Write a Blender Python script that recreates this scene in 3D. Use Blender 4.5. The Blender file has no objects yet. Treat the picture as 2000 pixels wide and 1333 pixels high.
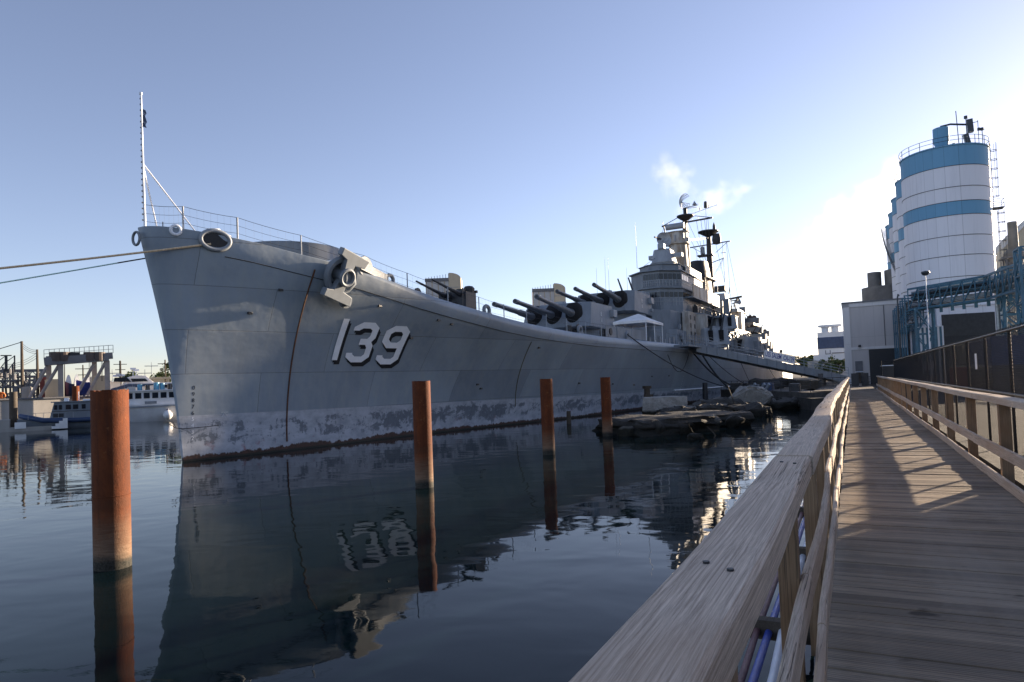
import bpy, bmesh, math, random, bisect
from mathutils import Vector, Matrix
R = math.radians
scene = bpy.context.scene
col = scene.collection
random.seed(7)

# ---------------------------------------------------------------- camera
HC = 3.12
PITCH, ROLL, FPX = R(1.87), math.atan(.038), 1333.0
cam_d = bpy.data.cameras.new('camera')
cam_d.sensor_width = 36; cam_d.lens = 36 * FPX / 2000
cam_d.shift_y = .0205
cam_d.clip_start = .05; cam_d.clip_end = 6000
cam = bpy.data.objects.new('camera', cam_d); col.objects.link(cam)
_r0 = Vector((1, 0, 0)); _u0 = Vector((0, -math.sin(PITCH), math.cos(PITCH))); _f = Vector((0, math.cos(PITCH), math.sin(PITCH)))
_r = math.cos(ROLL) * _r0 - math.sin(ROLL) * _u0
_u = math.cos(ROLL) * _u0 + math.sin(ROLL) * _r0
_m = Matrix((_r, _u, -_f)).transposed().to_4x4(); _m.translation = (0, 0, HC)
cam.matrix_world = _m
scene.camera = cam

# ---------------------------------------------------------------- light
SUN_AZ, SUN_EL = R(54.0), R(9.0)          # azimuth clockwise from +Y
world = bpy.data.worlds.new('World'); scene.world = world; world.use_nodes = True
wn = world.node_tree; bg = wn.nodes['Background']
sky = wn.nodes.new('ShaderNodeTexSky'); sky.sky_type = 'NISHITA'; sky.sun_disc = False
sky.sun_elevation = SUN_EL; sky.sun_rotation = SUN_AZ
sky.altitude = 0; sky.air_density = .85; sky.dust_density = .32; sky.ozone_density = 2.2
_tn = wn.nodes.new('ShaderNodeMix'); _tn.data_type = 'RGBA'; _tn.blend_type = 'MULTIPLY'; _tn.inputs[0].default_value = 1
_tn.inputs[7].default_value = (1.12, .955, 1.06, 1)      # the camera's white balance
_hs = wn.nodes.new('ShaderNodeHueSaturation'); _hs.inputs['Saturation'].default_value = .80
wn.links.new(sky.outputs[0], _tn.inputs[6]); wn.links.new(_tn.outputs[2], _hs.inputs['Color']); wn.links.new(_hs.outputs[0], bg.inputs['Color']); bg.inputs['Strength'].default_value = .08
sun_d = bpy.data.lights.new('sun', 'SUN'); sun_d.energy = 5.0; sun_d.angle = R(.6); sun_d.color = (1, .80, .58)
sun = bpy.data.objects.new('sun', sun_d); col.objects.link(sun)
_sd = Vector((math.sin(SUN_AZ) * math.cos(SUN_EL), math.cos(SUN_AZ) * math.cos(SUN_EL), math.sin(SUN_EL)))
sun.rotation_euler = _sd.to_track_quat('Z', 'Y').to_euler()
vs = scene.view_settings; vs.view_transform = 'Standard'; vs.look = 'None'; vs.exposure = 1.66; vs.gamma = 1
scene.cycles.use_denoising = True
scene.cycles.max_bounces = 6; scene.cycles.diffuse_bounces = 2; scene.cycles.glossy_bounces = 4
scene.cycles.transparent_max_bounces = 8; scene.cycles.volume_bounces = 3
scene.cycles.volume_step_rate = 2.0; scene.cycles.volume_max_steps = 128
scene.cycles.sample_clamp_indirect = 6

# ---------------------------------------------------------------- frames: the boardwalk and the ship each have their own axes
W = R(26.46)
FW = Matrix.Rotation(R(90) - W, 4, 'Z')                          # x along the boardwalk, y to its left
TH = R(28.0)
FS = Matrix.Translation((-15.92, 32.78, 0)) @ Matrix.Rotation(R(90) - TH, 4, 'Z')   # x aft from the stem, -y to port
FL = Matrix.Rotation(R(33.5), 4, 'Z')                            # the marina on the left, y away from the boardwalk
F0 = Matrix.Identity(4)

# ---------------------------------------------------------------- mesh helpers
class MB:
    def __init__(s, M=None): s.v = []; s.f = []; s.M = M
    def add(s, vs_, fs):
        n = len(s.v)
        if s.M is not None: vs_ = [s.M @ Vector(v) for v in vs_]
        s.v += [tuple(v) for v in vs_]; s.f += [tuple(i + n for i in f) for f in fs]
        return s
    def box(s, x0, x1, y0, y1, z0, z1):
        return s.add([(x0,y0,z0),(x1,y0,z0),(x1,y1,z0),(x0,y1,z0),(x0,y0,z1),(x1,y0,z1),(x1,y1,z1),(x0,y1,z1)],
                     [(3,2,1,0),(4,5,6,7),(0,1,5,4),(1,2,6,5),(2,3,7,6),(3,0,4,7)])
    def bar(s, a, b, w=.1, h=None, up=(0,0,1)):
        h = h or w; a = Vector(a); b = Vector(b); d = (b - a)
        if d.length < 1e-6: return s
        d.normalize(); up = Vector(up)
        if abs(d.dot(up)) > .99: up = Vector((1,0,0))
        x = d.cross(up).normalized(); y = x.cross(d)
        vs_ = [p + x * (i * w / 2) + y * (j * h / 2) for p in (a, b) for i, j in ((-1,-1),(1,-1),(1,1),(-1,1))]
        return s.add(vs_, [(0,1,2,3),(7,6,5,4),(0,4,5,1),(1,5,6,2),(2,6,7,3),(3,7,4,0)])
    def tube(s, pts, r, n=8, cap=True):
        pts = [Vector(p) for p in pts]
        rs = r if isinstance(r, (list, tuple)) else [r] * len(pts)
        vs_ = []; fs = []; px = None
        for i, p in enumerate(pts):
            d = (pts[min(i+1, len(pts)-1)] - pts[max(i-1, 0)]).normalized()
            if px is None:
                up = Vector((0,0,1)) if abs(d.z) < .9 else Vector((1,0,0))
                px = d.cross(up).normalized()
            px = (px - d * px.dot(d)).normalized(); py = d.cross(px)
            for k in range(n):
                a = 2 * math.pi * k / n
                vs_.append(p + (px * math.cos(a) + py * math.sin(a)) * rs[i])
        for i in range(len(pts)-1):
            for k in range(n):
                k2 = (k+1) % n
                fs.append((i*n+k, i*n+k2, (i+1)*n+k2, (i+1)*n+k))
        if cap: fs += [tuple(range(n-1, -1, -1)), tuple(range((len(pts)-1)*n, len(pts)*n))]
        return s.add(vs_, fs)
    def ring(s, c, ax, ay, r, n=24, m=8):          # torus along an ellipse
        c = Vector(c); ax = Vector(ax); ay = Vector(ay); nz = ax.cross(ay).normalized(); vs_ = []; fs = []
        for i in range(n):
            t = 2*math.pi*i/n; p = c + ax*math.cos(t) + ay*math.sin(t)
            o = (ax*math.cos(t)/ax.length_squared + ay*math.sin(t)/ay.length_squared).normalized()
            for k in range(m):
                a = 2*math.pi*k/m; vs_.append(p + (o*math.cos(a) + nz*math.sin(a))*r)
        for i in range(n):
            for k in range(m): fs.append((i*m+k, i*m+(k+1)%m, ((i+1)%n)*m+(k+1)%m, ((i+1)%n)*m+k))
        return s.add(vs_, fs)
    def lathe(s, prof, c=(0,0,0), n=24, a0=0, a1=360):  # prof of (r,z)
        full = abs(a1-a0) >= 360; m = n if full else n+1; vs_ = []; fs = []; c = Vector(c)
        for r_, z in prof:
            for k in range(m):
                a = R(a0 + (a1-a0)*k/n); vs_.append(c + Vector((r_*math.cos(a), r_*math.sin(a), z)))
        for i in range(len(prof)-1):
            for k in range(n):
                k2 = (k+1) % m
                fs.append((i*m+k, i*m+k2, (i+1)*m+k2, (i+1)*m+k))
        return s.add(vs_, fs)
    def cyl(s, c, r, z0, z1, n=24, r2=None):
        r2 = r if r2 is None else r2
        return s.lathe([(0,z0),(r,z0),(r2,z1),(0,z1)], (c[0],c[1],0), n)
    def prism(s, poly, z0, z1, poly2=None):        # plan polygon extruded upwards (to poly2 if given)
        n = len(poly); p2 = poly2 or poly
        return s.add([(x,y,z0) for x,y in poly] + [(x,y,z1) for x,y in p2],
                     [tuple(range(n-1,-1,-1)), tuple(range(n,2*n))] + [(i,(i+1)%n,n+(i+1)%n,n+i) for i in range(n)])
    def build(s, name, mat, parent=None, frame=None, smooth=False, bevel=0, angle=40):
        vs_ = s.v
        if frame is not None:
            xs, ys, zs = zip(*vs_)
            o = Vector(((min(xs)+max(xs))/2, (min(ys)+max(ys))/2, min(zs)))
            vs_ = [(x-o.x, y-o.y, z-o.z) for x,y,z in vs_]
        me = bpy.data.meshes.new(name); me.from_pydata(vs_, [], s.f)
        bm = bmesh.new(); bm.from_mesh(me)
        bmesh.ops.remove_doubles(bm, verts=bm.verts, dist=1e-5)
        bmesh.ops.recalc_face_normals(bm, faces=bm.faces)
        if bevel: bmesh.ops.bevel(bm, geom=[e for e in bm.edges if len(e.link_faces)==2 and e.calc_face_angle(0) > .5], offset=bevel, segments=2, affect='EDGES', profile=.6)
        if smooth:
            for f in bm.faces: f.smooth = True
            for e in bm.edges:
                if len(e.link_faces) == 2 and e.calc_face_angle(0) > R(angle): e.smooth = False
        bm.to_mesh(me); bm.free()
        o_ = bpy.data.objects.new(name, me); col.objects.link(o_)
        me.materials.append(mat)
        if parent is not None: o_.parent = parent
        elif frame is not None: o_.matrix_world = frame @ Matrix.Translation(o)
        return o_

def tag(o, label=None, cat=None, group=None, kind=None):
    if label: o['label'] = label
    if cat: o['category'] = cat
    if group: o['group'] = group
    if kind: o['kind'] = kind
    return o
def thing(name, label, cat, loc=(0,0,0), frame=F0, rz=0, group=None):
    o = bpy.data.objects.new(name, None); col.objects.link(o); o.empty_display_size = .2
    o.matrix_world = frame @ Matrix.Translation(loc) @ Matrix.Rotation(rz, 4, 'Z')
    return tag(o, label, cat, group)
def copy_tree(o, parent=None):
    c = o.copy(); col.objects.link(c); c.parent = parent
    for ch in list(o.children): copy_tree(ch, c)
    return c
def text_mesh(txt, size, depth=.01, align='CENTER', bold=0):
    cu = bpy.data.curves.new('lettering', 'FONT'); cu.body = txt; cu.size = size; cu.extrude = depth
    cu.align_x = align; cu.align_y = 'CENTER'; cu.offset = bold
    o = bpy.data.objects.new('lettering', cu); col.objects.link(o)
    bpy.context.view_layer.update()
    me = bpy.data.meshes.new_from_object(o.evaluated_get(bpy.context.evaluated_depsgraph_get()))
    col.objects.unlink(o); bpy.data.objects.remove(o)
    return [tuple(v.co) for v in me.vertices], [tuple(p.vertices) for p in me.polygons]
def interp(x, X, Y):
    if x <= X[0]: return Y[0]
    if x >= X[-1]: return Y[-1]
    i = bisect.bisect_right(X, x) - 1
    def sl(k):
        if k <= 0 or k >= len(X)-1:
            k2 = min(max(k, 0), len(X)-2); return (Y[k2+1]-Y[k2])/(X[k2+1]-X[k2])
        a = (Y[k]-Y[k-1])/(X[k]-X[k-1]); b = (Y[k+1]-Y[k])/(X[k+1]-X[k])
        return 0 if a*b <= 0 else 2*a*b/(a+b)
    h = X[i+1]-X[i]; t = (x-X[i])/h; m0 = sl(i)*h; m1 = sl(i+1)*h
    return (2*t**3-3*t*t+1)*Y[i]+(t**3-2*t*t+t)*m0+(-2*t**3+3*t*t)*Y[i+1]+(t**3-t*t)*m1
def rope(p0, p1, sag, n=24):
    p0 = Vector(p0); p1 = Vector(p1)
    return [p0.lerp(p1, t/n) - Vector((0,0,sag*4*(t/n)*(1-t/n))) for t in range(n+1)]

# ---------------------------------------------------------------- material helpers
class Mat:
    def __init__(s, name, color=(.5,.5,.5), rough=.6, metal=0, spec=.5):
        s.m = bpy.data.materials.new(name); s.m.use_nodes = True; s.t = s.m.node_tree
        s.b = s.t.nodes['Principled BSDF']
        s.b.inputs['Base Color'].default_value = (*color, 1); s.b.inputs['Roughness'].default_value = rough
        s.b.inputs['Metallic'].default_value = metal; s.b.inputs['Specular IOR Level'].default_value = spec
        s._c = None
    def n(s, typ, **kw):
        nd = s.t.nodes.new('ShaderNode' + typ)
        for k, v in kw.items(): setattr(nd, k, v)
        return nd
    def set(s, sock, v):
        if hasattr(v, 'is_output') or isinstance(v, bpy.types.NodeSocket): s.t.links.new(v, sock)
        elif isinstance(v, (tuple, list)) and len(v) == 3 and sock.type == 'RGBA': sock.default_value = (*v, 1)
        else: sock.default_value = v
    def co(s, scale=(1,1,1), rot=(0,0,0), loc=(0,0,0)):
        if s._c is None: s._c = s.n('TexCoord').outputs['Object']
        mp = s.n('Mapping'); s.t.links.new(s._c, mp.inputs[0]); mp.inputs['Scale'].default_value = scale
        mp.inputs['Rotation'].default_value = rot; mp.inputs['Location'].default_value = loc
        return mp.outputs[0]
    def noise(s, scale=1, vec=None, detail=4, rough=.55, dist=0, out='Fac'):
        nd = s.n('TexNoise'); s.set(nd.inputs['Vector'], vec if vec is not None else s.co())
        nd.inputs['Scale'].default_value = scale; nd.inputs['Detail'].default_value = detail
        nd.inputs['Roughness'].default_value = rough; nd.inputs['Distortion'].default_value = dist
        return nd.outputs[out]
    def math(s, op, a, b=0, c=0, clamp=False):
        nd = s.n('Math', operation=op, use_clamp=clamp); s.set(nd.inputs[0], a); s.set(nd.inputs[1], b); s.set(nd.inputs[2], c)
        return nd.outputs[0]
    def xyz(s):
        if s._c is None: s._c = s.n('TexCoord').outputs['Object']
        nd = s.n('SeparateXYZ'); s.t.links.new(s._c, nd.inputs[0]); return nd.outputs
    def rng(s, v, a, b, c=0, d=1):
        nd = s.n('MapRange'); s.set(nd.inputs[0], v)
        for i, q in enumerate((a, b, c, d)): s.set(nd.inputs[i+1], q)
        return nd.outputs[0]
    def mix(s, f, a, b, mode='MIX'):
        nd = s.n('Mix', data_type='RGBA', blend_type=mode); s.set(nd.inputs[0], f); s.set(nd.inputs[6], a); s.set(nd.inputs[7], b)
        return nd.outputs[2]
    def color(s, c): s.set(s.b.inputs['Base Color'], c); return s
    def rough(s, c): s.set(s.b.inputs['Roughness'], c); return s
    def bump(s, h, strength=.3, dist=.02):
        nd = s.n('Bump'); s.set(nd.inputs['Height'], h); nd.inputs['Strength'].default_value = strength; nd.inputs['Distance'].default_value = dist
        s.t.links.new(nd.outputs[0], s.b.inputs['Normal']); return s

MC = {}
def worn(name, c, rough=.6, var=.25, scale=.8, metal=0, c2=None, bump=.1, streak=False):
    """painted or bare surface with blotches and a few streaks of dirt"""
    if name in MC: return MC[name]
    m = Mat(name, c, rough, metal)
    a = m.noise(scale, m.co((1,1,.35) if streak else (1,1,1)), 6, .6)
    dark = tuple(x*(1-var) for x in c) if c2 is None else c2
    b = m.noise(scale*7, None, 5, .7)
    cc = m.mix(m.rng(a, .38, .62), c, dark)
    cc = m.mix(m.rng(b, .62, .8, 0, .5), cc, tuple(x*(1-var*1.2) for x in c))
    m.color(cc).rough(m.rng(b, .3, .7, rough-.08, rough+.1))
    if bump: m.bump(b, bump, .01)
    MC[name] = m.m
    return m.m
# ================================================================ MATERIALS
def mat_hull():
    m = Mat('warship_hull_paint', (.17,.185,.20), .55)
    X, Y, Z = m.xyz()
    g0, g1 = (.262,.315,.378), (.200,.245,.298)
    blot = m.noise(.35, m.co((1,1,.5)), 5, .6)
    streak = m.noise(1.0, m.co((2.2,2.2,.10)), 5, .7)
    fine = m.noise(9, None, 4, .7)
    base = m.mix(m.rng(blot, .35, .65), g0, g1)
    base = m.mix(m.rng(streak, .42, .72, 0, .7), base, (.29,.325,.345))
    # plating: strakes and frames as faint steps of tone
    bx = m.n('TexBrick'); m.set(bx.inputs['Vector'], m.co((1,1,1), (R(90),0,0))); bx.inputs['Scale'].default_value = 1
    bx.inputs['Brick Width'].default_value = 7.3; bx.inputs['Row Height'].default_value = 2.1; bx.inputs['Mortar Size'].default_value = .016
    bx.inputs['Color1'].default_value = (.86,.86,.87,1); bx.inputs['Color2'].default_value = (1.1,1.1,1.09,1); bx.inputs['Mortar'].default_value = (.60,.58,.56,1)
    base = m.mix(1.0, base, bx.outputs['Color'], 'MULTIPLY')
    rst = m.noise(1.0, m.co((.9,.9,.05), (0,0,0), (5,9,1)), 6, .8)
    base = m.mix(m.math('MULTIPLY', m.rng(rst, .63, .74, 0, .5), m.rng(m.noise(.5, m.co((1,1,.6), (0,0,0), (3,1,8)), 4), .5, .62)), base, (.20,.17,.145))
    scuff = m.noise(4.5, m.co((.5,.5,1.4), (0,0,0), (17,2,3)), 8, .8)
    base = m.mix(m.rng(scuff, .64, .72, 0, .35), base, (.36,.39,.41))
    # boot top: scoured pale band with patches of dark old paint under a ragged line
    top = m.math('ADD', m.math('MULTIPLY', X, -.0085), 2.2)
    edge = m.math('ADD', m.math('SUBTRACT', top, Z), 0)
    inb = m.rng(edge, -.015, .015)
    pale = m.mix(m.rng(m.noise(1.3, m.co((1,1,1.5)), 6, .65), .38, .66), (.44,.47,.53), (.28,.31,.36))
    dn = m.noise(.75, m.co((1,1,1.6)), 8, .72, .6)
    dn2 = m.noise(3.0, m.co((1.6,1.6,.5)), 6, .75)
    d = m.math('ADD', m.math('MULTIPLY', dn, .68), m.math('MULTIPLY', dn2, .32))
    midb = m.math('MULTIPLY', m.rng(edge, .1, .45), m.rng(Z, .35, .9))      # dark paint keeps to the upper part of the band
    thr = m.math('SUBTRACT', d, m.math('MULTIPLY', m.math('SUBTRACT', 1, midb), .12))
    thr = m.math('ADD', thr, m.math('MULTIPLY', m.math('SUBTRACT', m.noise(.16, m.co((1,1,.3), (0,0,0), (9,9,9)), 2), .5), .22))
    pale = m.mix(m.rng(thr, .475, .515), pale, m.mix(m.rng(dn2, .4, .6), (.12,.14,.175), (.16,.185,.22)))
    red = m.noise(.9, m.co((1,1,1), (0,0,0), (31,3,0)), 5, .7)
    pale = m.mix(m.math('MULTIPLY', m.rng(red, .60, .68), m.rng(Z, 1.0, .5)), pale, (.27,.15,.17))
    c = m.mix(inb, base, pale)
    # weed and rust fringe above the water
    fr = m.math('ADD', m.math('MULTIPLY', m.noise(2.2, m.co((1,1,.4)), 8, .8), .75), m.math('MULTIPLY', m.noise(.22, m.co((1,1,.1)), 3), .5))
    c = m.mix(m.rng(m.math('SUBTRACT', m.rng(fr, .35, .85, -.06, .50), Z), 0, .03), c, m.mix(m.rng(fine, .4, .6), (.085,.036,.024), (.03,.017,.013)))
    c = m.mix(m.rng(m.math('ADD', Z, m.math('MULTIPLY', fine, .08)), .17, .10), c, (.012,.013,.010))
    m.color(c); m.rough(m.rng(streak, .3, .7, .42, .62))
    dent = m.noise(.55, m.co((1,1,1.3)), 3, .5)
    h = m.math('ADD', m.math('MULTIPLY', dent, 1.0), m.math('ADD', m.math('MULTIPLY', fine, .02), m.math('MULTIPLY', bx.outputs['Fac'], -.08)))
    m.bump(h, .40, .14)
    return m.m
def mat_wood(name, c0, c1, c2, along=0, ring=1.0):
    m = Mat(name, c0, .75, spec=.25)
    sc = [62, 62, 62]; sc[along] = .8
    v = m.co(tuple(sc))
    warp = m.noise(.6, m.co(tuple(.05*q if i != along else .7*q for i, q in enumerate(sc))), 3, .5, 0, 'Color')
    va = m.n('VectorMath', operation='MULTIPLY_ADD'); m.set(va.inputs[0], warp); va.inputs[1].default_value = (6,6,6); m.set(va.inputs[2], v)
    wv = m.n('TexWave', wave_type='BANDS', bands_direction='DIAGONAL'); m.set(wv.inputs['Vector'], va.outputs[0]); wv.inputs['Scale'].default_value = 1.1*ring
    wv.inputs['Distortion'].default_value = 6.0; wv.inputs['Detail'].default_value = 3; wv.inputs['Detail Scale'].default_value = 1.6
    fib = m.noise(2.2, va.outputs[0], 8, .8)
    big = m.noise(.9, m.co((.6,1.5,1.5)), 4, .6)
    c = m.mix(m.rng(wv.outputs['Fac'], .1, .9, 0, .55), c0, c1)
    c = m.mix(m.rng(fib, .38, .64, 0, .95), c, c2)
    c = m.mix(m.rng(big, .45, .66, 0, .7), c, (.72*c1[0],.60*c1[1],.50*c1[2]))
    st2 = m.noise(.8, m.co(tuple(1.1 if i == along else 9 for i in range(3)), (0,0,0), (1,4,7)), 5, .7)
    c = m.mix(m.rng(st2, .56, .70, 0, .6), c, (.20,.15,.11) if c0[0] > .5 else tuple(.5*q for q in c1))
    crk = m.noise(1.0, m.co(tuple(.45 if i == along else 26 for i in range(3)), (0,0,0), (3,7,1)), 3, .6, .4)
    ck = m.math('MULTIPLY', m.rng(m.math('ABSOLUTE', m.math('SUBTRACT', crk, .5)), .012, .004), m.rng(m.noise(.7, m.co((1,3,3), (0,0,0), (9,2,4)), 3), .5, .6))
    c = m.mix(m.math('MULTIPLY', ck, .85), c, (.05,.04,.03))
    rc = m.n('TexCoord'); oi = m.n('ObjectInfo')
    m.color(m.mix(m.rng(oi.outputs['Random'], 0, 1, 0, .3), c, tuple(.7*q for q in c0)))
    h = m.math('ADD', m.math('ADD', m.math('MULTIPLY', wv.outputs['Fac'], .2), fib), m.math('MULTIPLY', ck, -2.5))
    m.bump(h, .55, .004)
    return m.m
def mat_planks():
    m = Mat('weathered_deck_planks', (.2,.17,.13), .8, spec=.25)
    X, Y, Z = m.xyz()
    idx = m.math('FLOOR', m.math('DIVIDE', X, .145)); wnz = m.n('TexWhiteNoise', noise_dimensions='1D'); m.set(wnz.inputs['W'], idx)
    rnd = wnz.outputs['Value']
    va = m.n('VectorMath', operation='ADD'); m.set(va.inputs[0], m.co((16,.9,16)))
    cb = m.n('CombineXYZ'); m.set(cb.inputs[1], m.math('MULTIPLY', rnd, 40)); m.set(va.inputs[1], cb.outputs[0])
    fib = m.noise(1.6, va.outputs[0], 7, .75, .5)
    wear = m.noise(.8, m.co((.35,1.4,1)), 5, .65)
    c = m.mix(rnd, (.48,.37,.26), (.15,.112,.08))
    c = m.mix(m.rng(fib, .36, .66), c, (.17,.14,.11))
    c = m.mix(m.rng(wear, .45, .68, 0, .45), c, (.44,.38,.31))
    kn = m.noise(2.3, m.co((2.2,1.0,1)), 2, .4)
    c = m.mix(m.rng(kn, .70, .76, 0, .8), c, (.03,.022,.016))
    groove = m.math('SINE', m.math('MULTIPLY', X, 2*math.pi/.0242))           # ribbed boards
    m.color(m.mix(m.rng(groove, .35, .95, 0, .35), c, (.08,.064,.05)))
    m.bump(m.math('ADD', m.math('MULTIPLY', groove, -.6), m.math('MULTIPLY', fib, 1.0)), .75, .004)
    return m.m
def mat_water():
    m = Mat('harbour_water', (.004,.0105,.0125), .02, spec=.5)
    m.b.inputs['IOR'].default_value = 1.2
    tc = m.n('TexCoord').outputs['Object']; m._c = tc
    far = m.noise(.02, m.co((1,1,1)), 2, .5)
    a = m.noise(.55, m.co((1.0,1.35,1), (0,0,R(20))), 2, .45, .3)
    b = m.noise(2.4, m.co((1,1.8,1), (0,0,R(35))), 3, .55, .2)
    c = m.noise(11, m.co((1,1.6,1), (0,0,R(10))), 2, .5)
    X, Y, Z = m.xyz()
    wind = m.rng(far, .42, .62, .15, 1.0)
    h = m.math('ADD', m.math('MULTIPLY', a, .75), m.math('MULTIPLY', b, m.math('MULTIPLY', wind, .15)))
    h = m.math('ADD', h, m.math('MULTIPLY', c, m.math('MULTIPLY', wind, .035)))
    m.bump(h, .24, .085)
    return m.m
def mat_rust():
    m = Mat('rusted_steel_pile', (.3,.1,.03), .8, spec=.25)
    X, Y, Z = m.xyz()
    n1 = m.noise(2.2, m.co((1,1,.6)), 7, .7); n2 = m.noise(26, None, 5, .7); st = m.noise(7, m.co((2,2,.09)), 5, .7)
    c = m.mix(m.rng(n1, .35, .65), (.18,.046,.012), (.085,.024,.009))
    c = m.mix(m.rng(n2, .5, .75, 0, .5), c, (.055,.018,.010))
    c = m.mix(m.rng(st, .48, .66, 0, .65), c, (.07,.024,.012))
    fl = m.noise(5, m.co((1,1,.7), (0,0,0), (2,8,4)), 6, .75)
    c = m.mix(m.rng(fl, .62, .66, 0, .6), c, (.26,.10,.035))
    zz = m.math('ADD', Z, m.math('MULTIPLY', m.noise(1.8, m.co((1,1,3)), 5), .35))
    tide = m.mix(m.rng(m.noise(6, m.co((.5,.5,6)), 6, .7), .35, .65), (.26,.18,.12), (.15,.09,.055))
    c = m.mix(m.rng(zz, 1.3, .4, 0, .95), c, tide)
    c = m.mix(m.math('MULTIPLY', m.rng(zz, 1.22, 1.32), m.rng(zz, 1.52, 1.38, 0, .7)), c, (.10,.035,.015))
    c = m.mix(m.rng(zz, .46, .30), c, m.mix(m.rng(n2, .4, .6), (.06,.055,.045), (.02,.02,.016)))
    m.color(c); m.bump(m.math('ADD', n2, m.math('MULTIPLY', n1, .8)), .8, .012)
    return m.m
def mat_rock(name, c0, c1, wet=True):
    m = Mat(name, c0, .85, spec=.3)
    a = m.noise(1.6, None, 8, .7); b = m.noise(9, None, 6, .7)
    c = m.mix(m.rng(a, .35, .65), c0, c1); c = m.mix(m.rng(b, .5, .7, 0, .6), c, tuple(.45*q for q in c1))
    if wet:
        g = m.n('NewGeometry'); sp = m.n('SeparateXYZ'); m.t.links.new(g.outputs['Position'], sp.inputs[0])
        zz = m.math('ADD', sp.outputs[2], m.math('MULTIPLY', a, .5))
        c = m.mix(m.rng(zz, .85, .6), c, m.mix(m.rng(b,.4,.6), (.022,.020,.014), (.010,.011,.009)))
    m.color(c); m.bump(m.math('ADD', a, m.math('MULTIPLY', b, .3)), 1.0, .08)
    return m.m
def mat_panels(name, c, w=1.2, h=3, line=.75, var=.06, rot=0, mortar=.02):
    """large metal or concrete panels, seams running up and across"""
    m = Mat(name, c, .6)
    tc = m.n('TexCoord').outputs['Object']; m._c = tc
    X, Y, Z = m.xyz()
    u = m.math('ADD', X, Y)
    cb = m.n('CombineXYZ'); m.set(cb.inputs[0], u); m.set(cb.inputs[1], Z)
    bx = m.n('TexBrick', offset=0); m.set(bx.inputs['Vector'], cb.outputs[0]); bx.inputs['Scale'].default_value = 1
    bx.inputs['Brick Width'].default_value = w; bx.inputs['Row Height'].default_value = h; bx.inputs['Mortar Size'].default_value = mortar
    bx.inputs['Color1'].default_value = (*[q*(1-var) for q in c],1); bx.inputs['Color2'].default_value = (*[q*(1+var) for q in c],1)
    bx.inputs['Mortar'].default_value = (*[q*line for q in c],1)
    d = m.noise(1.2, m.co((1.4,1.4,.12)), 6, .7)
    m.color(m.mix(m.rng(d, .5, .75, 0, .35), bx.outputs['Color'], tuple(q*.7 for q in c)))
    return m.m
M = {}
M['hull'] = mat_hull()
M['grey'] = worn('ship_grey_paint', (.205,.235,.27), .55, .22, .9, streak=True)
M['grey2'] = worn('pale_ship_grey_paint', (.32,.35,.385), .5, .2, 1.1, streak=True)
M['stained'] = worn('rust_stained_grey_paint', (.47,.46,.43), .6, .3, .9, c2=(.22,.17,.12), streak=True)
M['deck'] = worn('ship_deck_paint', (.10,.10,.10), .8)
M['dark'] = worn('dark_metal', (.028,.030,.034), .5, .3, 2)
M['mast'] = worn('brown_black_mast_paint', (.040,.032,.030), .6, .4, 1.5)
M['canvas'] = worn('black_canvas', (.012,.012,.014), .9, .4, 3, bump=.5)
M['barrel'] = worn('gun_barrel_paint', (.10,.11,.122), .4, .25, 1.5)
M['glass'] = worn('dark_glass', (.015,.02,.028), .08, .2, 1, bump=0)
M['white'] = worn('white_paint', (.8,.8,.8), .5, .15, .8)
M['letter'] = worn('white_hull_lettering', (.84,.87,.92), .5, .08, 2, bump=0)
M['black'] = worn('black_paint', (.012,.014,.02), .5, .2, 2, bump=0)
M['tan'] = worn('tan_rope_fibre', (.80,.60,.38), .9, .3, 12, bump=.6)
M['darkrope'] = worn('dark_rope_fibre', (.05,.05,.055), .9, .3, 12, bump=.6)
M['green'] = worn('pale_green_rope_fibre', (.65,.9,.80), .9, .2, 12)
M['water'] = mat_water()
M['rust'] = mat_rust()
M['rail'] = mat_wood('grey_weathered_timber', (.82,.68,.54), (.58,.46,.35), (.27,.20,.145))
M['post'] = mat_wood('brown_timber', (.38,.26,.16), (.27,.18,.11), (.17,.115,.07), along=2)
M['beam'] = mat_wood('dark_timber', (.12,.10,.08), (.08,.065,.05), (.05,.04,.03))
M['plank'] = mat_planks()
M['rock'] = mat_rock('dark_shore_rock', (.075,.07,.064), (.04,.038,.034))
M['rock2'] = mat_rock('greyer_shore_rock', (.21,.20,.185), (.12,.115,.105))
M['granite'] = mat_rock('pale_granite', (.42,.40,.37), (.28,.265,.245))
M['conc'] = mat_rock('weathered_concrete', (.30,.28,.255), (.19,.175,.155))
M['ground'] = mat_rock('gravel_ground', (.075,.07,.062), (.05,.045,.04), False)
M['silo'] = mat_panels('white_silo_sheet', (.80,.80,.84), 1.55, 100, .72, .02, mortar=.03)
M['siloblue'] = mat_panels('blue_silo_sheet', (.15,.36,.54), 1.55, 100, .7, .03, mortar=.03)
M['blue'] = worn('blue_steel_paint', (.055,.16,.235), .5, .3, 1.5)
M['bluedark'] = worn('dark_pipe_metal', (.045,.055,.065), .4, .4, 2)
M['pipe'] = worn('galvanised_pipe', (.38,.40,.42), .35, .3, 3, metal=.4)
M['fence'] = Mat('black_coated_wire', (.012,.012,.013), .45, spec=.3).m
M['taupe'] = worn('taupe_steel_paint', (.36,.31,.28), .6)
M['brown'] = worn('dark_brown_steel', (.09,.065,.055), .6)
M['greywall'] = mat_panels('grey_precast_wall', (.56,.52,.50), 3.2, 7.5, .7, .03)
M['palewall'] = mat_panels('pale_precast_wall', (.74,.71,.69), 5, 6.4, .75, .02)
M['beige'] = mat_panels('beige_sheet_wall', (.55,.46,.33), 1.0, 50, .85, .03)
M['whitewall'] = mat_panels('white_sheet_wall', (.66,.67,.69), 3, 4, .85, .03)
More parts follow.
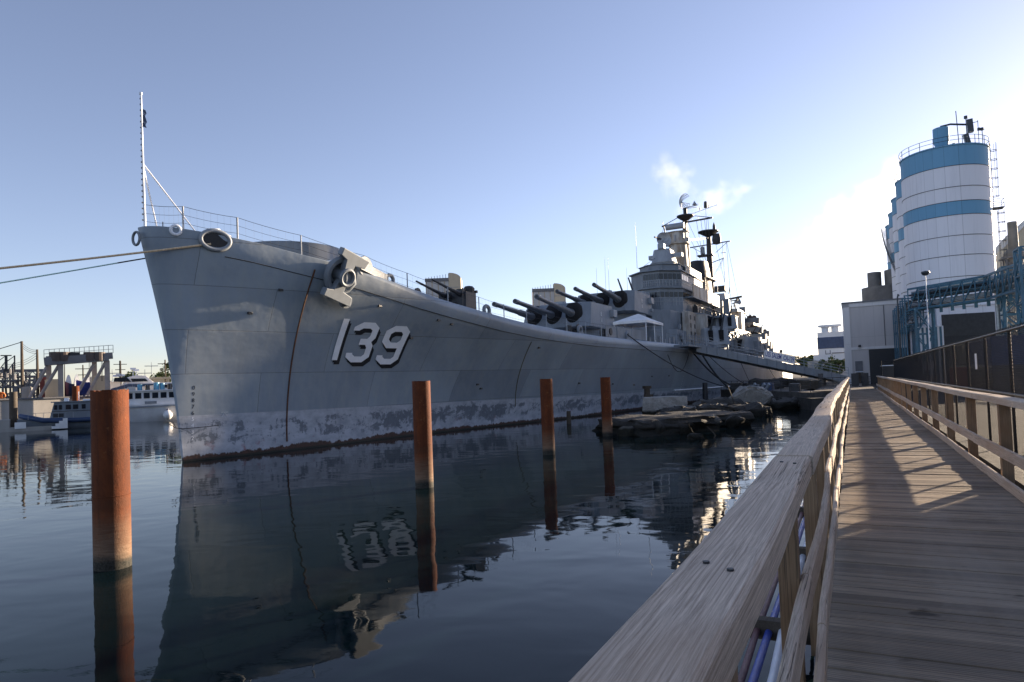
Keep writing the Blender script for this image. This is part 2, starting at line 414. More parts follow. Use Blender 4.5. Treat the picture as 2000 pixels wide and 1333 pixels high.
M['concrete'] = worn('plain_concrete', (.42,.40,.37), .8, .25, .4, streak=True)
M['steelroof'] = worn('dull_roof_metal', (.18,.18,.19), .6)
M['navy'] = worn('navy_paint', (.03,.06,.14), .5)
M['red'] = worn('red_oxide_paint', (.28,.06,.045), .6)
M['orange'] = worn('orange_plastic', (.75,.20,.03), .5)
M['teal'] = worn('blue_plastic_drum', (.10,.35,.55), .4)
M['pvc'] = worn('white_pvc_pipe', (.70,.72,.76), .35, .1, 5, bump=0)
M['bluehose'] = worn('blue_hose_rubber', (.05,.09,.42), .4, .25, 5, bump=0)
M['redhose'] = worn('dull_red_hose_rubber', (.20,.10,.10), .55, .3, 6, bump=0)
M['bark'] = worn('tree_bark', (.09,.07,.05), .9)

M['pierc'] = mat_rock('dark_stained_concrete', (.13,.12,.105), (.07,.065,.058))
M['bluesteel'] = M['blue']
# ================================================================ THE SETTING
def sheet(pts, z, name, mat, depth=0):
    bm = bmesh.new(); vs_ = [bm.verts.new((x, y, z)) for x, y in pts]
    f = bm.faces.new(vs_)
    if depth:
        r_ = bmesh.ops.extrude_face_region(bm, geom=[f])
        bmesh.ops.translate(bm, verts=[v for v in r_['geom'] if isinstance(v, bmesh.types.BMVert)], vec=(0,0,-depth))
    bmesh.ops.triangulate(bm, faces=[f for f in bm.faces if len(f.verts) > 4])
    bmesh.ops.recalc_face_normals(bm, faces=bm.faces)
    me = bpy.data.meshes.new(name); bm.to_mesh(me); bm.free(); me.materials.append(mat)
    o = bpy.data.objects.new(name, me); col.objects.link(o); return o
water = sheet([(-3500,-600),(3500,-600),(3500,4500),(-3500,4500)], 0, 'water', M['water'])
tag(water, kind='structure')
def uv(u, v): p = FW @ Vector((u, -v, 0)); return (p.x, p.y)
shore = [uv(-400,2.6), uv(62,2.6), uv(62,-3.2), uv(66,-4.5), uv(78,-9), uv(85,-11.5), uv(100,-12.2), uv(236,-9), uv(246,-34), (20,262), (-30,215), (-70,160), (-62,131), (-110,112), (-500,60), (-3400,100), (-3400,4400), (3400,4400), (3400,-500), uv(-400,60)]
ground = sheet(shore, 1.0, 'ground', M['ground'], 2.2); tag(ground, kind='structure')

# ---------------------------------------------------------------- boardwalk deck
ZW = 1.52
b = MB()
U1 = 66
n = int((U1+3)/.145)
for i in range(n):
    x = -3 + i*.145
    dz = random.uniform(-.005, .005); tl = random.uniform(-.0015,.0015)
    e0 = random.uniform(-.012,.012); e1 = random.uniform(-.01,.01)
    x0, x1 = x+.0045, x+.1405
    b.add([(x0,-1.74+e0,ZW-.04),(x1,-1.74+e0,ZW-.04),(x1,.22+e1,ZW-.04),(x0,.22+e1,ZW-.04),
           (x0,-1.74+e0,ZW+dz),(x1,-1.74+e0,ZW+dz+tl),(x1,.22+e1,ZW+dz+tl),(x0,.22+e1,ZW+dz)],
          [(3,2,1,0),(4,5,6,7),(0,1,5,4),(1,2,6,5),(2,3,7,6),(3,0,4,7)])
o = b.build('boardwalk', M['plank']); o.matrix_world = FW; tag(o, kind='structure')
frame_t = thing('boardwalk_frame', 'dark timber beams and stilts carrying the boardwalk over the water', 'pier frame', (0,0,0), FW)
b = MB()
for y in (.12, -.75, -1.64): b.box(-3, U1, y-.05, y+.05, ZW-.27, ZW-.045)
b.build('joist', M['beam'], frame_t)
for k in range(29):
    x = -1.6 + k*2.4
    b = MB().box(x-.05, x+.05, -1.9, 1.02, ZW-.42, ZW-.275); b.build('cross_beam', M['beam'], frame_t)
for k in range(14):
    x = -1.5 + k*4.8
    for y in (.35, -1.8):
        MB().cyl((x+.15, y), .13, -1.5, ZW-.43, 12).build('stilt', M['beam'], frame_t, smooth=True)

# ---------------------------------------------------------------- timber railings
def lumber(path, w, h, n=None):
    """board along a path of (x,y,z top centre), w wide and h deep, softened top edges"""
    c = min(.012, h*.2)
    prof = [(-w/2,-h),(w/2,-h),(w/2,-c),(w/2-c,0),(-w/2+c,0),(-w/2,-c)]
    vs_ = []; fs = []; m = len(prof)
    for i, p in enumerate(path):
        for a, z in prof: vs_.append((p[0], p[1]+a, p[2]+z))
    for i in range(len(path)-1):
        for k in range(m): fs.append((i*m+k, i*m+(k+1)%m, (i+1)*m+(k+1)%m, (i+1)*m+k))
    fs += [tuple(range(m-1,-1,-1)), tuple(range((len(path)-1)*m, len(path)*m))]
    return MB().add(vs_, fs)
def wob(x, seed):
    return .5*math.sin(x*.55+seed) + .35*math.sin(x*1.27+seed*2.1) + .15*math.sin(x*3.1+seed*5)
def rail_run(t, name, y, z, w, h, x0, x1, amp_y, amp_z, seed, L=4.88, drift=lambda x: (0,0)):
    x = x0; k = 0
    while x < x1 - .3:
        e = min(x + L, x1); jy = random.uniform(-.006,.006); jz = random.uniform(-.004,.004)
        pts = []
        for i in range(13):
            q = x+.002 + (e-x-.004)*i/12; dy, dz = drift(q)
            pts.append((q, y+jy+dy+amp_y*wob(q, seed), z+jz+dz+amp_z*wob(q, seed+3)))
        lumber(pts, w, h).build(name, M['rail'], t, bevel=0)
        x = e; k += 1
left = thing('wooden_railing', 'grey weathered timber railing on the water side, its wavy cap board nearest the camera', 'railing', (0,0,ZW), FW, group='timber railings of the boardwalk')
def drift(x):
    f = min(1, max(0, (x-5)/8.)); g = min(1, max(0, (x-30)/25.))
    return (.085*f-.05*g, -.02*f)
rail_run(left, 'cap_board', .285, 2.71-ZW, .175, .095, -1.2, 62, .018, .012, 1.0, drift=lambda x: drift(x))
rail_run(left, 'mid_rail', .235, .66, .042, .14, -1.4, 62, .022, .02, 2.0, drift=lambda x: tuple(q*.8 for q in drift(x)))
rail_run(left, 'toe_board', .20, .30, .042, .14, -1.0, 62, .018, .02, 4.0, drift=lambda x: tuple(q*.6 for q in drift(x)))
for k in range(35):
    x = -.3 + k*1.86
    if x > 61.5: break
    dy = drift(x)[0]
    MB().box(x-.045, x+.045, .262+dy*.8, .352+dy*.8, -.38, 2.71-ZW-.098+drift(x)[1]).build('post', M['post'], left, bevel=.004)
for k in range(14):
    x = -.3 + k*1.86
    for dx in (-.02,.025):
        q = drift(x); b = MB().cyl((x+dx, .285+q[0]+.018*wob(x,1.0)+(.03 if dx > 0 else -.03)), .008, 2.71-ZW+q[1]+.012*wob(x,4.0)-.01, 2.71-ZW+q[1]+.012*wob(x,4.0)+.0035, 8); b.build('screw_head', M['dark'], left)
right = thing('wooden_railing', 'straight grey timber railing on the fence side of the boardwalk with sturdy brown posts', 'railing', (0,0,ZW), FW, group='timber railings of the boardwalk')
RZ = 1.17
rail_run(right, 'cap_board', -1.83, RZ, .19, .09, -1.2, 64, .012, .006, 5.0)
rail_run(right, 'mid_rail', -1.725, .53, .042, .145, -1.4, 64, .012, .008, 6.0)
rail_run(right, 'toe_board', -1.72, .13, .042, .13, -1.0, 64, .01, .006, 7.0)
for k in range(24):
    x = 2.5 + k*3.0 - 3
    if x > 63.5: break
    MB().box(x-.07, x+.07, -1.915, -1.780, -.38, RZ-.093).build('post', M['post'], right, bevel=.004)

# ---------------------------------------------------------------- pipes slung under the left railing
for nm, y, z, r_, mt, lab, sd in (('water_pipe', .47, 1.17, .030, 'pvc', 'pale blue white plastic pipe under the railing, closest to the deck boards', .3), ('water_pipe', .565, 1.16, .034, 'pvc', 'white plastic pipe under the railing, between the blue hose and the other white pipe', 1.7),
                           ('water_hose', .66, 1.155, .028, 'bluehose', 'bright blue hose lying on brackets under the railing', 2.9), ('water_hose', .74, 1.165, .025, 'redhose', 'dull red hose beside the blue one under the railing', 4.4)):
    pts = [(x*.75-2, y+.022*wob(x*.75, sd), z+.012*wob(x*.75, sd+9)) for x in range(84)]
    o = MB().tube(pts, r_, 10).build(nm, M[mt], None, FW, smooth=True)
    tag(o, lab, 'pipe' if nm == 'water_pipe' else 'hose', 'pipes and hoses under the railing')
for k in range(26):     # ties round the hoses belong to the red hose's run
    x = 1.1 + k*2.4
# ---------------------------------------------------------------- chain link fence on the quay
fen = thing('chain_link_fence', 'tall black chain link fence with barbed top running beside the boardwalk', 'fence', (0,0,1.0), FW)
FY, F0x, F1x, FH = -3.0, -1.0, 62.5, 2.87
b = MB()
def wires(p0, p1, pitch, h, z0=.03, th=.0030):
    p0 = Vector(p0); p1 = Vector(p1); L = (p1-p0).length; d = (p1-p0)/L; nrm = Vector((-d.y, d.x, 0))
    k = -h
    while k < L:
        for s, off in ((1,.003),(-1,-.003)):
            a, c = (k, k+h) if s > 0 else (k+h, k)
            za, zc = z0, z0+h
            # clip to 0..L
            def cl(q0, zq0, q1, zq1):
                if q0 > q1: q0, zq0, q1, zq1 = q1, zq1, q0, zq0
                if q1 <= 0 or q0 >= L: return None
                if q0 < 0: zq0 += (zq1-zq0)*(0-q0)/(q1-q0); q0 = 0
                if q1 > L: zq1 = zq0+(zq1-zq0)*(L-q0)/(q1-q0); q1 = L
                return q0, zq0, q1, zq1
            g = cl(a, za, c, zc)
            if g and g[2]-g[0] > .02: b.bar(p0+d*g[0]+nrm*off+Vector((0,0,g[1])), p0+d*g[2]+nrm*off+Vector((0,0,g[3])), th, th)
        k += pitch
wires((F0x,FY,0), (F1x,FY,0), .088, 1.50); wires((F0x,FY,0), (F1x,FY,0), .072, FH-1.53, 1.50, .0042)
wires((F1x,FY,0), (F1x,FY+.9,0), .088, FH-.06)
b.build('wire_mesh', M['fence'], fen)
b = MB().tube([(F0x,FY,FH),(F1x,FY,FH)], .028, 8).tube([(F1x,FY,FH),(F1x,FY+.9,FH)], .028, 8)
b.build('top_rail', M['fence'], fen, smooth=True)
MB().tube([(F0x,FY,1.50),(F1x,FY,1.50)], .035, 8).build('mid_rail', M['fence'], fen, smooth=True)
b = MB(); x = F0x
while x < F1x:
    b.bar((x,FY,FH-.02),(x+.012,FY,FH+.075),.006); b.bar((x+.03,FY,FH-.02),(x+.02,FY,FH+.07),.006); x += .078
b.build('wire_spikes', M['fence'], fen)
for k in range(22):
    x = F0x + .8 + k*3.0
    if x < F1x: MB().tube([(x,FY-.03,-.0),(x,FY-.03,FH+.03)], .032, 10).build('post', M['fence'], fen, smooth=True)
MB().tube([(F1x,FY,0),(F1x,FY,FH+.05)], .045, 10).build('post', M['fence'], fen, smooth=True)
MB().tube([(F1x,FY+.9,0),(F1x,FY+.9,FH+.05)], .045, 10).build('post', M['fence'], fen, smooth=True)
s_ = thing('fence_sign', 'small white notice board wired to the chain link fence', 'sign', (22, -2.985, 3.05), FW)
MB().box(-.15,.15,0,.006,0,.42).build('board', M['white'], s_)
# ================================================================ THE WARSHIP
ZD = ([-3,-1.9,1.3,4.9,8.6,11.8,15.8,23.5,34,53,80,110,145,213],[11.0,11.0,10.7,10.1,9.5,8.9,8.3,7.45,7.0,6.9,6.7,6.4,6.2,6.3])
B0 = ([0,.5,2,7,15.4,29,38,49,70,100,150,185,205,213],[.07,.18,.50,1.43,2.3,5.1,6.8,7.8,9.8,11.3,11.2,8.5,3.5,.15])
B1 = ([0,.35,1,3,5,8,13.5,20,30,45,60,80,110,160,200,213,216],[.25,.75,1.25,2.35,3.2,4.35,5.7,6.9,8.4,9.9,10.8,11.5,11.65,10.8,7.6,4.6,.2])
def zdeck(s): return interp(s, *ZD)
def stem(z): return interp(z, [-2,0,1.8,5,7.4,9.5,11], [.4,0,-.17,-.6,-1.07,-1.53,-1.87])
def hb(s, z):
    t = s - stem(z); zt = zdeck(s) - .6; u = max(0., min(1., z/zt)); p = interp(s, [0,20,45,80], [1.9,1.7,1.2,1.0])
    return interp(t, *B0)*(1-u**p) + interp(t, *B1)*u**p
ship = thing('warship', 'long grey naval cruiser moored beside the boardwalk, white hull number at the bow', 'warship', (0,0,0), FS)
# hull skin: rows of stations following the raked stem
st = [0,.12,.35,.7,1.2,1.9,2.8,4,4.7,5.5,6.3,7.2,8.1,9,10,11,12,13,14,15,16.5,18,20,22,24,26,30,35,40,46,52,60,70,80,92,105,120,135,150,165,180,192,202,208,212,214.5,216]
NZ = 13; SK = 1.9
vs_ = []; rows = len(st)
def kroll(s): return .58*min(1, max(0, (s-5)/8.))*min(1, max(.0,(216-s)/6.))
prof_n = NZ + 1 + 5
for side in (-1, 1):
    for t in st:
        for j in range(NZ+1):
            u = j/NZ
            zt0 = zdeck(t-SK) - max(.02, kroll(t-SK))
            z = -1.6 + (zt0+1.6)*u
            s = t + stem(z); s = min(s, 214.4 - max(0,(6-z))*.25*(t/216)**8 if t > 200 else s)
            vs_.append((s, side*hb(s, z) if t < 216 else side*.05, z))
        s, y, z = vs_[-1]; k = max(.02, kroll(s))
        for a in range(1, 6):
            an = R(90)*a/5
            vs_.append((s, y - side*k*(1-math.cos(an)), z + k*math.sin(an)))
fs = []
for sd in range(2):
    o_ = sd*rows*prof_n
    for i in range(rows-1):
        for j in range(prof_n-1):
            q = (o_+i*prof_n+j, o_+(i+1)*prof_n+j, o_+(i+1)*prof_n+j+1, o_+i*prof_n+j+1)
            fs.append(q if sd == 0 else q[::-1])
for i in range(rows-1):   # deck and bottom
    a = i*prof_n+prof_n-1; c = rows*prof_n+a; fs.append((a, a+prof_n, c+prof_n, c))
for j in range(prof_n-1): # stem bar and stern
    a = j; c = rows*prof_n+j; fs.append((a, a+1, c+1, c))
    a = (rows-1)*prof_n+j; c = rows*prof_n+a; fs.append((a, c, c+1, a+1))
hull = MB().add(vs_, fs).build('hull', M['hull'], ship, smooth=True, angle=50)
def HP(s, z, off=0.0):        # point on the near side of the hull
    return Vector((s, -(hb(s, z)+off), z))
def DP(s, inset=.5): return Vector((s, -(hb(s, zdeck(s)-.7)-max(.05,kroll(s))-inset), zdeck(s)))
# crease below the rolled edge
MB().tube([HP(s, zdeck(s)-.95, .005) for s in [1,2,3,4,5,6,7,8,10,12,14,17,20,24,28,33,38,44,50,58,66,75,85,95,110]], .022, 6).build('sheer_strip', M['dark'], ship)
MB().tube([HP(s, 1.95-.004*s, .05) for s in range(56, 208, 8)], .09, 6).build('rubbing_strip', M['letter'], ship)
# rust runs / cable channels down the side
rs = worn('rust_run', (.13,.055,.025), .8, .4, 6)
MB().tube([HP(5.1+.02*(9.6-z)+.0015*(9.6-z)**2, z, .012) for z in [9.5-.45*i for i in range(21)]], .045, 6).build('cable_channel', rs, ship, smooth=True)
MB().tube([HP(23.6+.25*(6.6-z)+.02*(6.6-z)**2, z, .012) for z in [6.2-.4*i for i in range(13)]], .03, 6).build('cable_channel', worn('olive_stain', (.16,.14,.08), .8, .3, 4), ship, smooth=True)
for s, z in ((20.5,3.2),(21,2.9),(33,3.0),(39,2.8),(44,2.6),(2.6,7.2),(9.5,7.9),(14,7.3),(15.2,7.1),(25,5.8),(12.7,6.2),(3.8,8.4),(48,3.4),(53,3.4)):
    p = HP(s, z, .02); b = MB().box(p.x-.13, p.x+.13, p.y-.05, p.y+.05, p.z-.06, p.z+.06); b.build('hull_fitting', M['dark'], ship)
# ---- hull number: slanted block figures with a black drop shadow, laid on the plating
def strokes(pl, w, closed=False):
    """mitred ribbon of width w round a polyline -> list of quads"""
    P = [Vector((x, y)) for x, y in pl]; n = len(P); out = []
    L, Rr = [], []
    for i in range(n):
        a = P[i-1] if (closed or i > 0) else None; c = P[(i+1) % n] if (closed or i < n-1) else None
        d0 = (P[i]-a).normalized() if a is not None else None; d1 = (c-P[i]).normalized() if c is not None else None
        d0 = d0 or d1; d1 = d1 or d0
        n0 = Vector((-d0.y, d0.x)); n1 = Vector((-d1.y, d1.x)); mm = (n0+n1).normalized(); k = w/2/max(.4, mm.dot(n0))
        L.append(P[i]+mm*k); Rr.append(P[i]-mm*k)
    for i in range(n if closed else n-1):
        j = (i+1) % n
        for q in range(3):
            f0, f1 = q/3, (q+1)/3
            out.append((L[i].lerp(L[j],f0), L[i].lerp(L[j],f1), Rr[i].lerp(Rr[j],f1), Rr[i].lerp(Rr[j],f0)))
    return out
w_ = .15
D1 = [([(.0,.0),(.0,1)], False)]
D3 = [([(w_/2,.79),(w_/2,.84),(.2,1-w_/2),(.42,1-w_/2),(.58-w_/2+.02,.84),(.58-w_/2+.02,.64),(.44,.52),(.24,.52)], False), ([(.44,.52),(.58-w_/2+.02,.40),(.58-w_/2+.02,.17),(.42,w_/2),(.2,w_/2),(w_/2,.17),(w_/2,.24)], False)]
D9 = [([(w_/2,.62),(w_/2,.83),(.2,1-w_/2),(.42,1-w_/2),(.525,.83),(.525,.60),(.42,.50),(.2,.50)], True), ([(.525,.60),(.525,.17),(.42,w_/2),(.2,w_/2),(w_/2,.17),(w_/2,.24)], False)]
def place_digit(D, s0, z0, sw, sh, ds, dz, off, name, mt):
    b = MB(); k = 0
    for pl, cl in D:
        for q in strokes(pl, w_, cl):
            b.add([HP(s0+p.x*sw+ds, z0+p.y*sh+dz, off+.002*k) for p in q], [(0,1,2,3)])
        k += 1
    return b.build(name, M[mt], ship)
for nm, D, s0, z0, sw, sh in (('number_one', D1, 7.78, 4.86, 2.45, 2.26), ('number_three', D3, 8.45, 4.74, 2.75, 2.24), ('number_nine', D9, 10.65, 4.62, 2.85, 2.24)):
    place_digit(D, s0, z0, sw, sh, .21, -.23, .030, nm+'_shadow', 'black'); place_digit(D, s0, z0, sw, sh, .105, -.115, .034, nm+'_shadow', 'black')
    place_digit(D, s0, z0, sw, sh, 0, 0, .042, nm, 'letter')
# draught figures and load mark
def glyph(txt, s, z, size, mt, name):
    v, f = text_mesh(txt, size, .004)
    MB().add([HP(s+x, z+y, .010+w*.5) for x, y, w in v], f).build(name, M[mt], ship)
for i, ch in enumerate('0987'): glyph(ch, .40, 3.53-i*.305, .27, 'black', 'draught_figure')
glyph('6', .40, 2.31, .27, 'black', 'draught_figure')
for i, ch in enumerate('5432'): glyph(ch, .40, 2.02-i*.31, .27, 'letter', 'draught_figure')
for k in range(9): glyph(str((2+k*2) % 10), 58, .9+k*.3, .22, 'letter', 'draught_figure')
b = MB()
for a, c in (((1.75,2.27),(2.1,2.27)),((1.80,2.05),(1.92,2.25)),((2.05,2.05),(1.93,2.25))): b.bar(HP(a[0],a[1],.015), HP(c[0],c[1],.015), .02, .01)
b.build('load_mark', M['letter'], ship)
# ---- bow fittings
p = Vector((.55, -1.98, 10.52)); dirn = Vector((.92,-.40,-.05))
b = MB().ring(p, dirn.normalized()*.66, Vector((0,-.10,1)).normalized()*.44, .11, 32, 10); b.build('hawse_ring', M['grey2'], ship, smooth=True)
b = MB(); ax_, ay_ = dirn.normalized()*.60, Vector((0,-.10,1)).normalized()*.38; b.add([p+Vector((0,-.03,0))]+[p+Vector((0,-.03,0))+ax_*math.cos(R(a*15))+ay_*math.sin(R(a*15)) for a in range(24)], [(0,1+a,1+(a+1)%24) for a in range(24)]); b.build('hawse_shade_disc', M['black'], ship)  # flat black disc, the dark inside of the ring put in as colour
b = MB().ring((-.95,-1.16,10.85), Vector((.85,-.5,0)).normalized()*.21, (0,0,.21), .075, 20, 8); b.build('fairlead', M['letter'], ship, smooth=True)
b = MB().ring((-2.02,.15,10.45), (0,.25,0), (0,0,.3), .06, 20, 8); b.build('fairlead', M['grey'], ship, smooth=True)
MB().lathe([(0,0),(.28,0),(.28,.5),(.34,.55),(.34,.62),(0,.62)], (1.3,-.9,10.7), 16).build('bollard', M['letter'], ship, smooth=True)
MB().lathe([(0,0),(.28,0),(.28,.5),(.34,.55),(.34,.62),(0,.62)], (2.2,-.6,10.6), 16).build('bollard', M['letter'], ship, smooth=True)
js = MB().tube([(-1.68,0,10.9),(-1.72,0,13.2),(-1.75,0,17.2)], [.06,.055,.04], 10).build('jackstaff', M['letter'], ship, smooth=True)
MB().cyl((-1.75,0), .07, 17.2, 17.3, 10).build('truck_cap', M['letter'], js)
b = MB()
for k in range(22): b.box(-1.80-.0, -1.76, -.02, .03, 11.3+k*.27, 11.36+k*.27)
b.build('halyard_clip', M['dark'], js)
b = MB().tube([(-1.70,0,13.95),(1.15,-.35,10.75)], .035, 8); b.build('stay', M['letter'], js, smooth=True)
b = MB().tube([(-1.70,0,13.8),(-.6,.55,10.8)], .035, 8); b.build('stay', M['letter'], js, smooth=True)
fl = MB(); 
for i in range(6):
    z0 = 16.55-i*.14; a = .05+.02*i; fl.add([(-1.70+.03*math.sin(i),-.01,z0),(-1.58+.05*math.sin(i*2.1),-.05-a*.3,z0-.04),(-1.58+.05*math.sin((i+1)*2.1),-.06-a*.4,z0-.19),(-1.70+.03*math.sin(i+1),-.01,z0-.14)], [(0,1,2,3)])
fl.build('jack_flag', M['navy'], js)
# forward gun tub: an open circular shield on the centreline
b = MB(); 
b.lathe([(3.0,0),(3.1,1.55),(3.04,1.6),(2.94,0)], (7.0,0,9.6), 48)
b.build('gun_tub', M['grey'], ship, smooth=True)
MB().box(6.2,8.0,-4.1,-3.2,9.7,10.15).build('deck_locker', M['letter'], ship)
MB().prism([(10.1,-1.8),(13.2,-1.4),(13.2,1.4),(10.1,1.8)], 9.0, 10.6, [(10.1,-1.5),(10.6,-1.2),(10.6,1.2),(10.1,1.5)]).build('tub_ramp', M['grey2'], ship)
# ---- stanchions and lifelines
S_ = [-.55,1.6,4.6,8.4,11.7,15.2,18.2,20.9,23.6,26.2,29.2,32.3,35.2]
while S_[-1] < 206: S_.append(S_[-1]+3.3)
tops = []
for s in S_:
    p = DP(s, .12); h = 1.12
    MB().tube([p-Vector((0,0,.05)), p+Vector((0,0,h))], .035 if s > 3 else .045, 8).build('stanchion', M['grey2'], ship, smooth=True)
    tops.append(p+Vector((0,0,h)))
tops = [Vector((-1.7,-.05,12.05))] + tops
for lev, r_ in ((0,.011),(.4,.008),(.78,.008)):
    b = MB()
    for a, c in zip(tops[:-1], tops[1:]): b.tube(rope(a-Vector((0,0,lev)), c-Vector((0,0,lev)), .05, 5), r_, 4, False)
    b.build('lifeline', M['dark'], ship)
b = MB()  # light safety net below the lifelines
for a, c in zip(tops[:14], tops[1:15]):
    for i in range(1, 8):
        q = a.lerp(c, i/8); b.bar(q-Vector((0,0,.03)), q-Vector((0,0,1.08)), .003)
b.build('safety_net', M['dark'], ship)
# starboard side stanchions seen beyond the bow
for s in (0.4,3,5.8):
    p = DP(s,.12); MB().tube([(p.x,-p.y,p.z),(p.x,-p.y,p.z+1.1)], .03, 8).build('stanchion', M['grey2'], ship, smooth=True)
# ---- anchor housed against the bolster
an = thing
A0 = HP(6.35, 9.35, 0)
nrm = Vector((-.12,-.93,-.35)).normalized(); upv = (Vector((-.22,0,1)) - nrm*Vector((-.22,0,1)).dot(nrm)).normalized(); fw_ = upv.cross(nrm).normalized()
if fw_.x < 0: fw_ = -fw_
AM = Matrix((fw_, upv, nrm)).transposed().to_4x4(); AM.translation = A0
MB(AM).lathe([(.45,-.5),(.62,0),(.98,.06),(1.08,.26),(.98,.42),(.74,.36),(.60,.1),(.45,-.3)], (0,0,0), 36).build('anchor_bolster', M['grey'], ship, smooth=True)
anc = MB(AM).tube([(0,0,-.2),(0,0,.75)], [.33,.38], 20).ring((0,0,.80), (.42,0,0), (0,.42,0), .10, 28, 8).build('anchor', M['grey'], ship, smooth=True)
MB(AM).box(-.05,.05,-.40,.40,.72,.80).build('shackle', M['grey2'], anc)
ra = Matrix.Rotation(R(-28), 4, 'Z')
def fluke(sy):
    pts = [(-.26,.25*sy),(.26,.25*sy),(.30,.75*sy),(1.0,.85*sy),(1.12,1.35*sy),(-.86,1.35*sy),(-.86,.95*sy),(-.40,.85*sy)]
    if sy < 0: pts = [(x, y) for x, y in pts][::-1]
    return MB(AM @ ra).prism(pts, .30, .66).build('fluke', M['grey'], anc, bevel=.04)
fluke(1); fluke(-1)
MB(AM @ ra).tube([(.5,.2,.5),(.72,-.1,.5),(.62,-.5,.45),(.3,-.8,.42)], [.2,.22,.2,.15], 12).build('anchor_arm', M['grey'], anc, smooth=True)
MB(AM @ ra).lathe([(0,.2),(.36,.2),(.36,.45),(0,.45)], (.95,-1.15,0), 20).build('palm', M['grey'], anc, smooth=True)
b = MB(Matrix.Translation(Vector((9.0,-(hb(9,9)-.25),9.55))) @ Matrix.Rotation(R(12),4,'Y')).box(-1.4,.9,-.10,.10,-.1,.35); b.build('roller_beam', M['grey'], ship)
b = MB(); c0 = Vector((8.15,-(hb(8.15,9)-.15),9.95)); b.M = Matrix.Translation(c0) @ Matrix.Rotation(R(90),4,'X')
b.lathe([(0,-.08),(.08,-.08),(.08,.08),(0,.08)], (0,0,0), 12); b.lathe([(.08,-.09),(.58,-.09),(.60,0),(.58,.09),(.08,.09)], (0,0,0), 28)
b.build('chain_roller', M['grey'], ship, smooth=True)
def closed_chock(s, sc=1.0):
    p = DP(s, .05); b = MB(Matrix.Translation(p) @ Matrix.Scale(sc, 4)); 
    b.ring((0,0,.34), (.36,0,0), (0,0,.30), .13, 20, 8); b.box(-.5,.5,-.14,.14,-.1,.16)
    b.build('closed_chock', M['grey'], ship, smooth=True)
for s in (10.2, 18.9, 31.2, 40.5): closed_chock(s, .85 if s < 12 else 1.0)
# deck winches and the forward 3 inch twin mount
def winch(s, y, k=1):
    z = zdeck(s); b = MB(); b.box(s-.7*k,s+.7*k,y-.4,y+.4,z,z+.35); b.M = Matrix.Translation((s,y,z+.55)) @ Matrix.Rotation(R(90),4,'X')
    b.lathe([(0,-.5),(.35,-.5),(.35,-.4),(.2,-.35),(.2,.35),(.35,.4),(.35,.5),(0,.5)], (0,0,0), 16); b.M = None
    b.cyl((s-1.0*k,y), .25, z, z+.75, 12); b.build('winch', M['dark'], ship, smooth=True)
winch(13.9, -3.6, .8); winch(31.5, -7.2, .9); winch(37.0,-8.1,.8)
def twin_mount(s, y, z, k=1.0, az=180, el=22, mt='dark', name='light_gun_mount'):
    T = Matrix.Translation((s,y,z)) @ Matrix.Rotation(R(az-180),4,'Z') @ Matrix.Scale(k,4)
    b = MB(T); b.cyl((0,0), .8, 0, .5, 16); b.box(-.5,.7,-1.0,-.35,.5,1.5); b.box(-.5,.7,.35,1.0,.5,1.5); b.box(-.3,.9,-.5,.5,.9,1.6); b.lathe([(0,0),(.34,.05),(.38,.3),(.25,.45),(0,.5)], (.6,-.55,1.5), 10)
    b.box(.5,1.2,-.7,.7,.3,.8); b.box(.9,1.5,-.25,.25,1.2,1.5)
    for q in range(14):
        x = random.uniform(-.9,1.2); yy = random.uniform(-1.1,1.1); zz = random.uniform(.5,1.8); e = random.uniform(.08,.22); b.box(x-e,x+e,yy-e,yy+e,zz-e,zz+e)
    for q in range(8):
        x = random.uniform(-.8,1.0); yy = random.uniform(-1,1); b.bar((x,yy,.3),(x+random.uniform(-.5,.5),yy+random.uniform(-.4,.4),1.7),.05)
    g = b.build(name, M[mt], ship, smooth=True, angle=30)
    for yy in (-.55,.55):
        d = Vector((-math.cos(R(el)),0,math.sin(R(el)))); p = Vector((-.2,yy,1.3))
        MB(T).tube([p+d*-.6,p+d*.6,p+d*.7,p+d*1.6,p+d*3.3], [.17,.17,.12,.09,.055], 8).build('gun_barrel', M[mt], g, smooth=True)
    return g
twin_mount(19.8, -3.2, 8.05, 1.15, 180, 11)
b = MB(); b.M = Matrix.Translation((19.4,-3.0,0)); b.lathe([(1.9,7.3),(1.95,8.2),(1.9,8.2),(1.85,7.3)], (0,0,0), 28); b.build('splinter_shield', M['grey'], ship, smooth=True)
for s, y in ((27.5,-2.5),(29,-4),(31,-1)):
    MB().lathe([(0,0),(.35,0),(.35,.5),(.5,.55),(.5,.75),(0,.85)], (s,y,zdeck(s)), 14).build('ventilator', M['grey'], ship, smooth=True)
MB().prism([(22.5,-3.2),(30,-4.4),(30,4.4),(22.5,3.2)], 7.3, 8.2, [(24,-2.4),(30,-3.6),(30,3.6),(24,2.4)]).build('breakwater', M['grey'], ship)
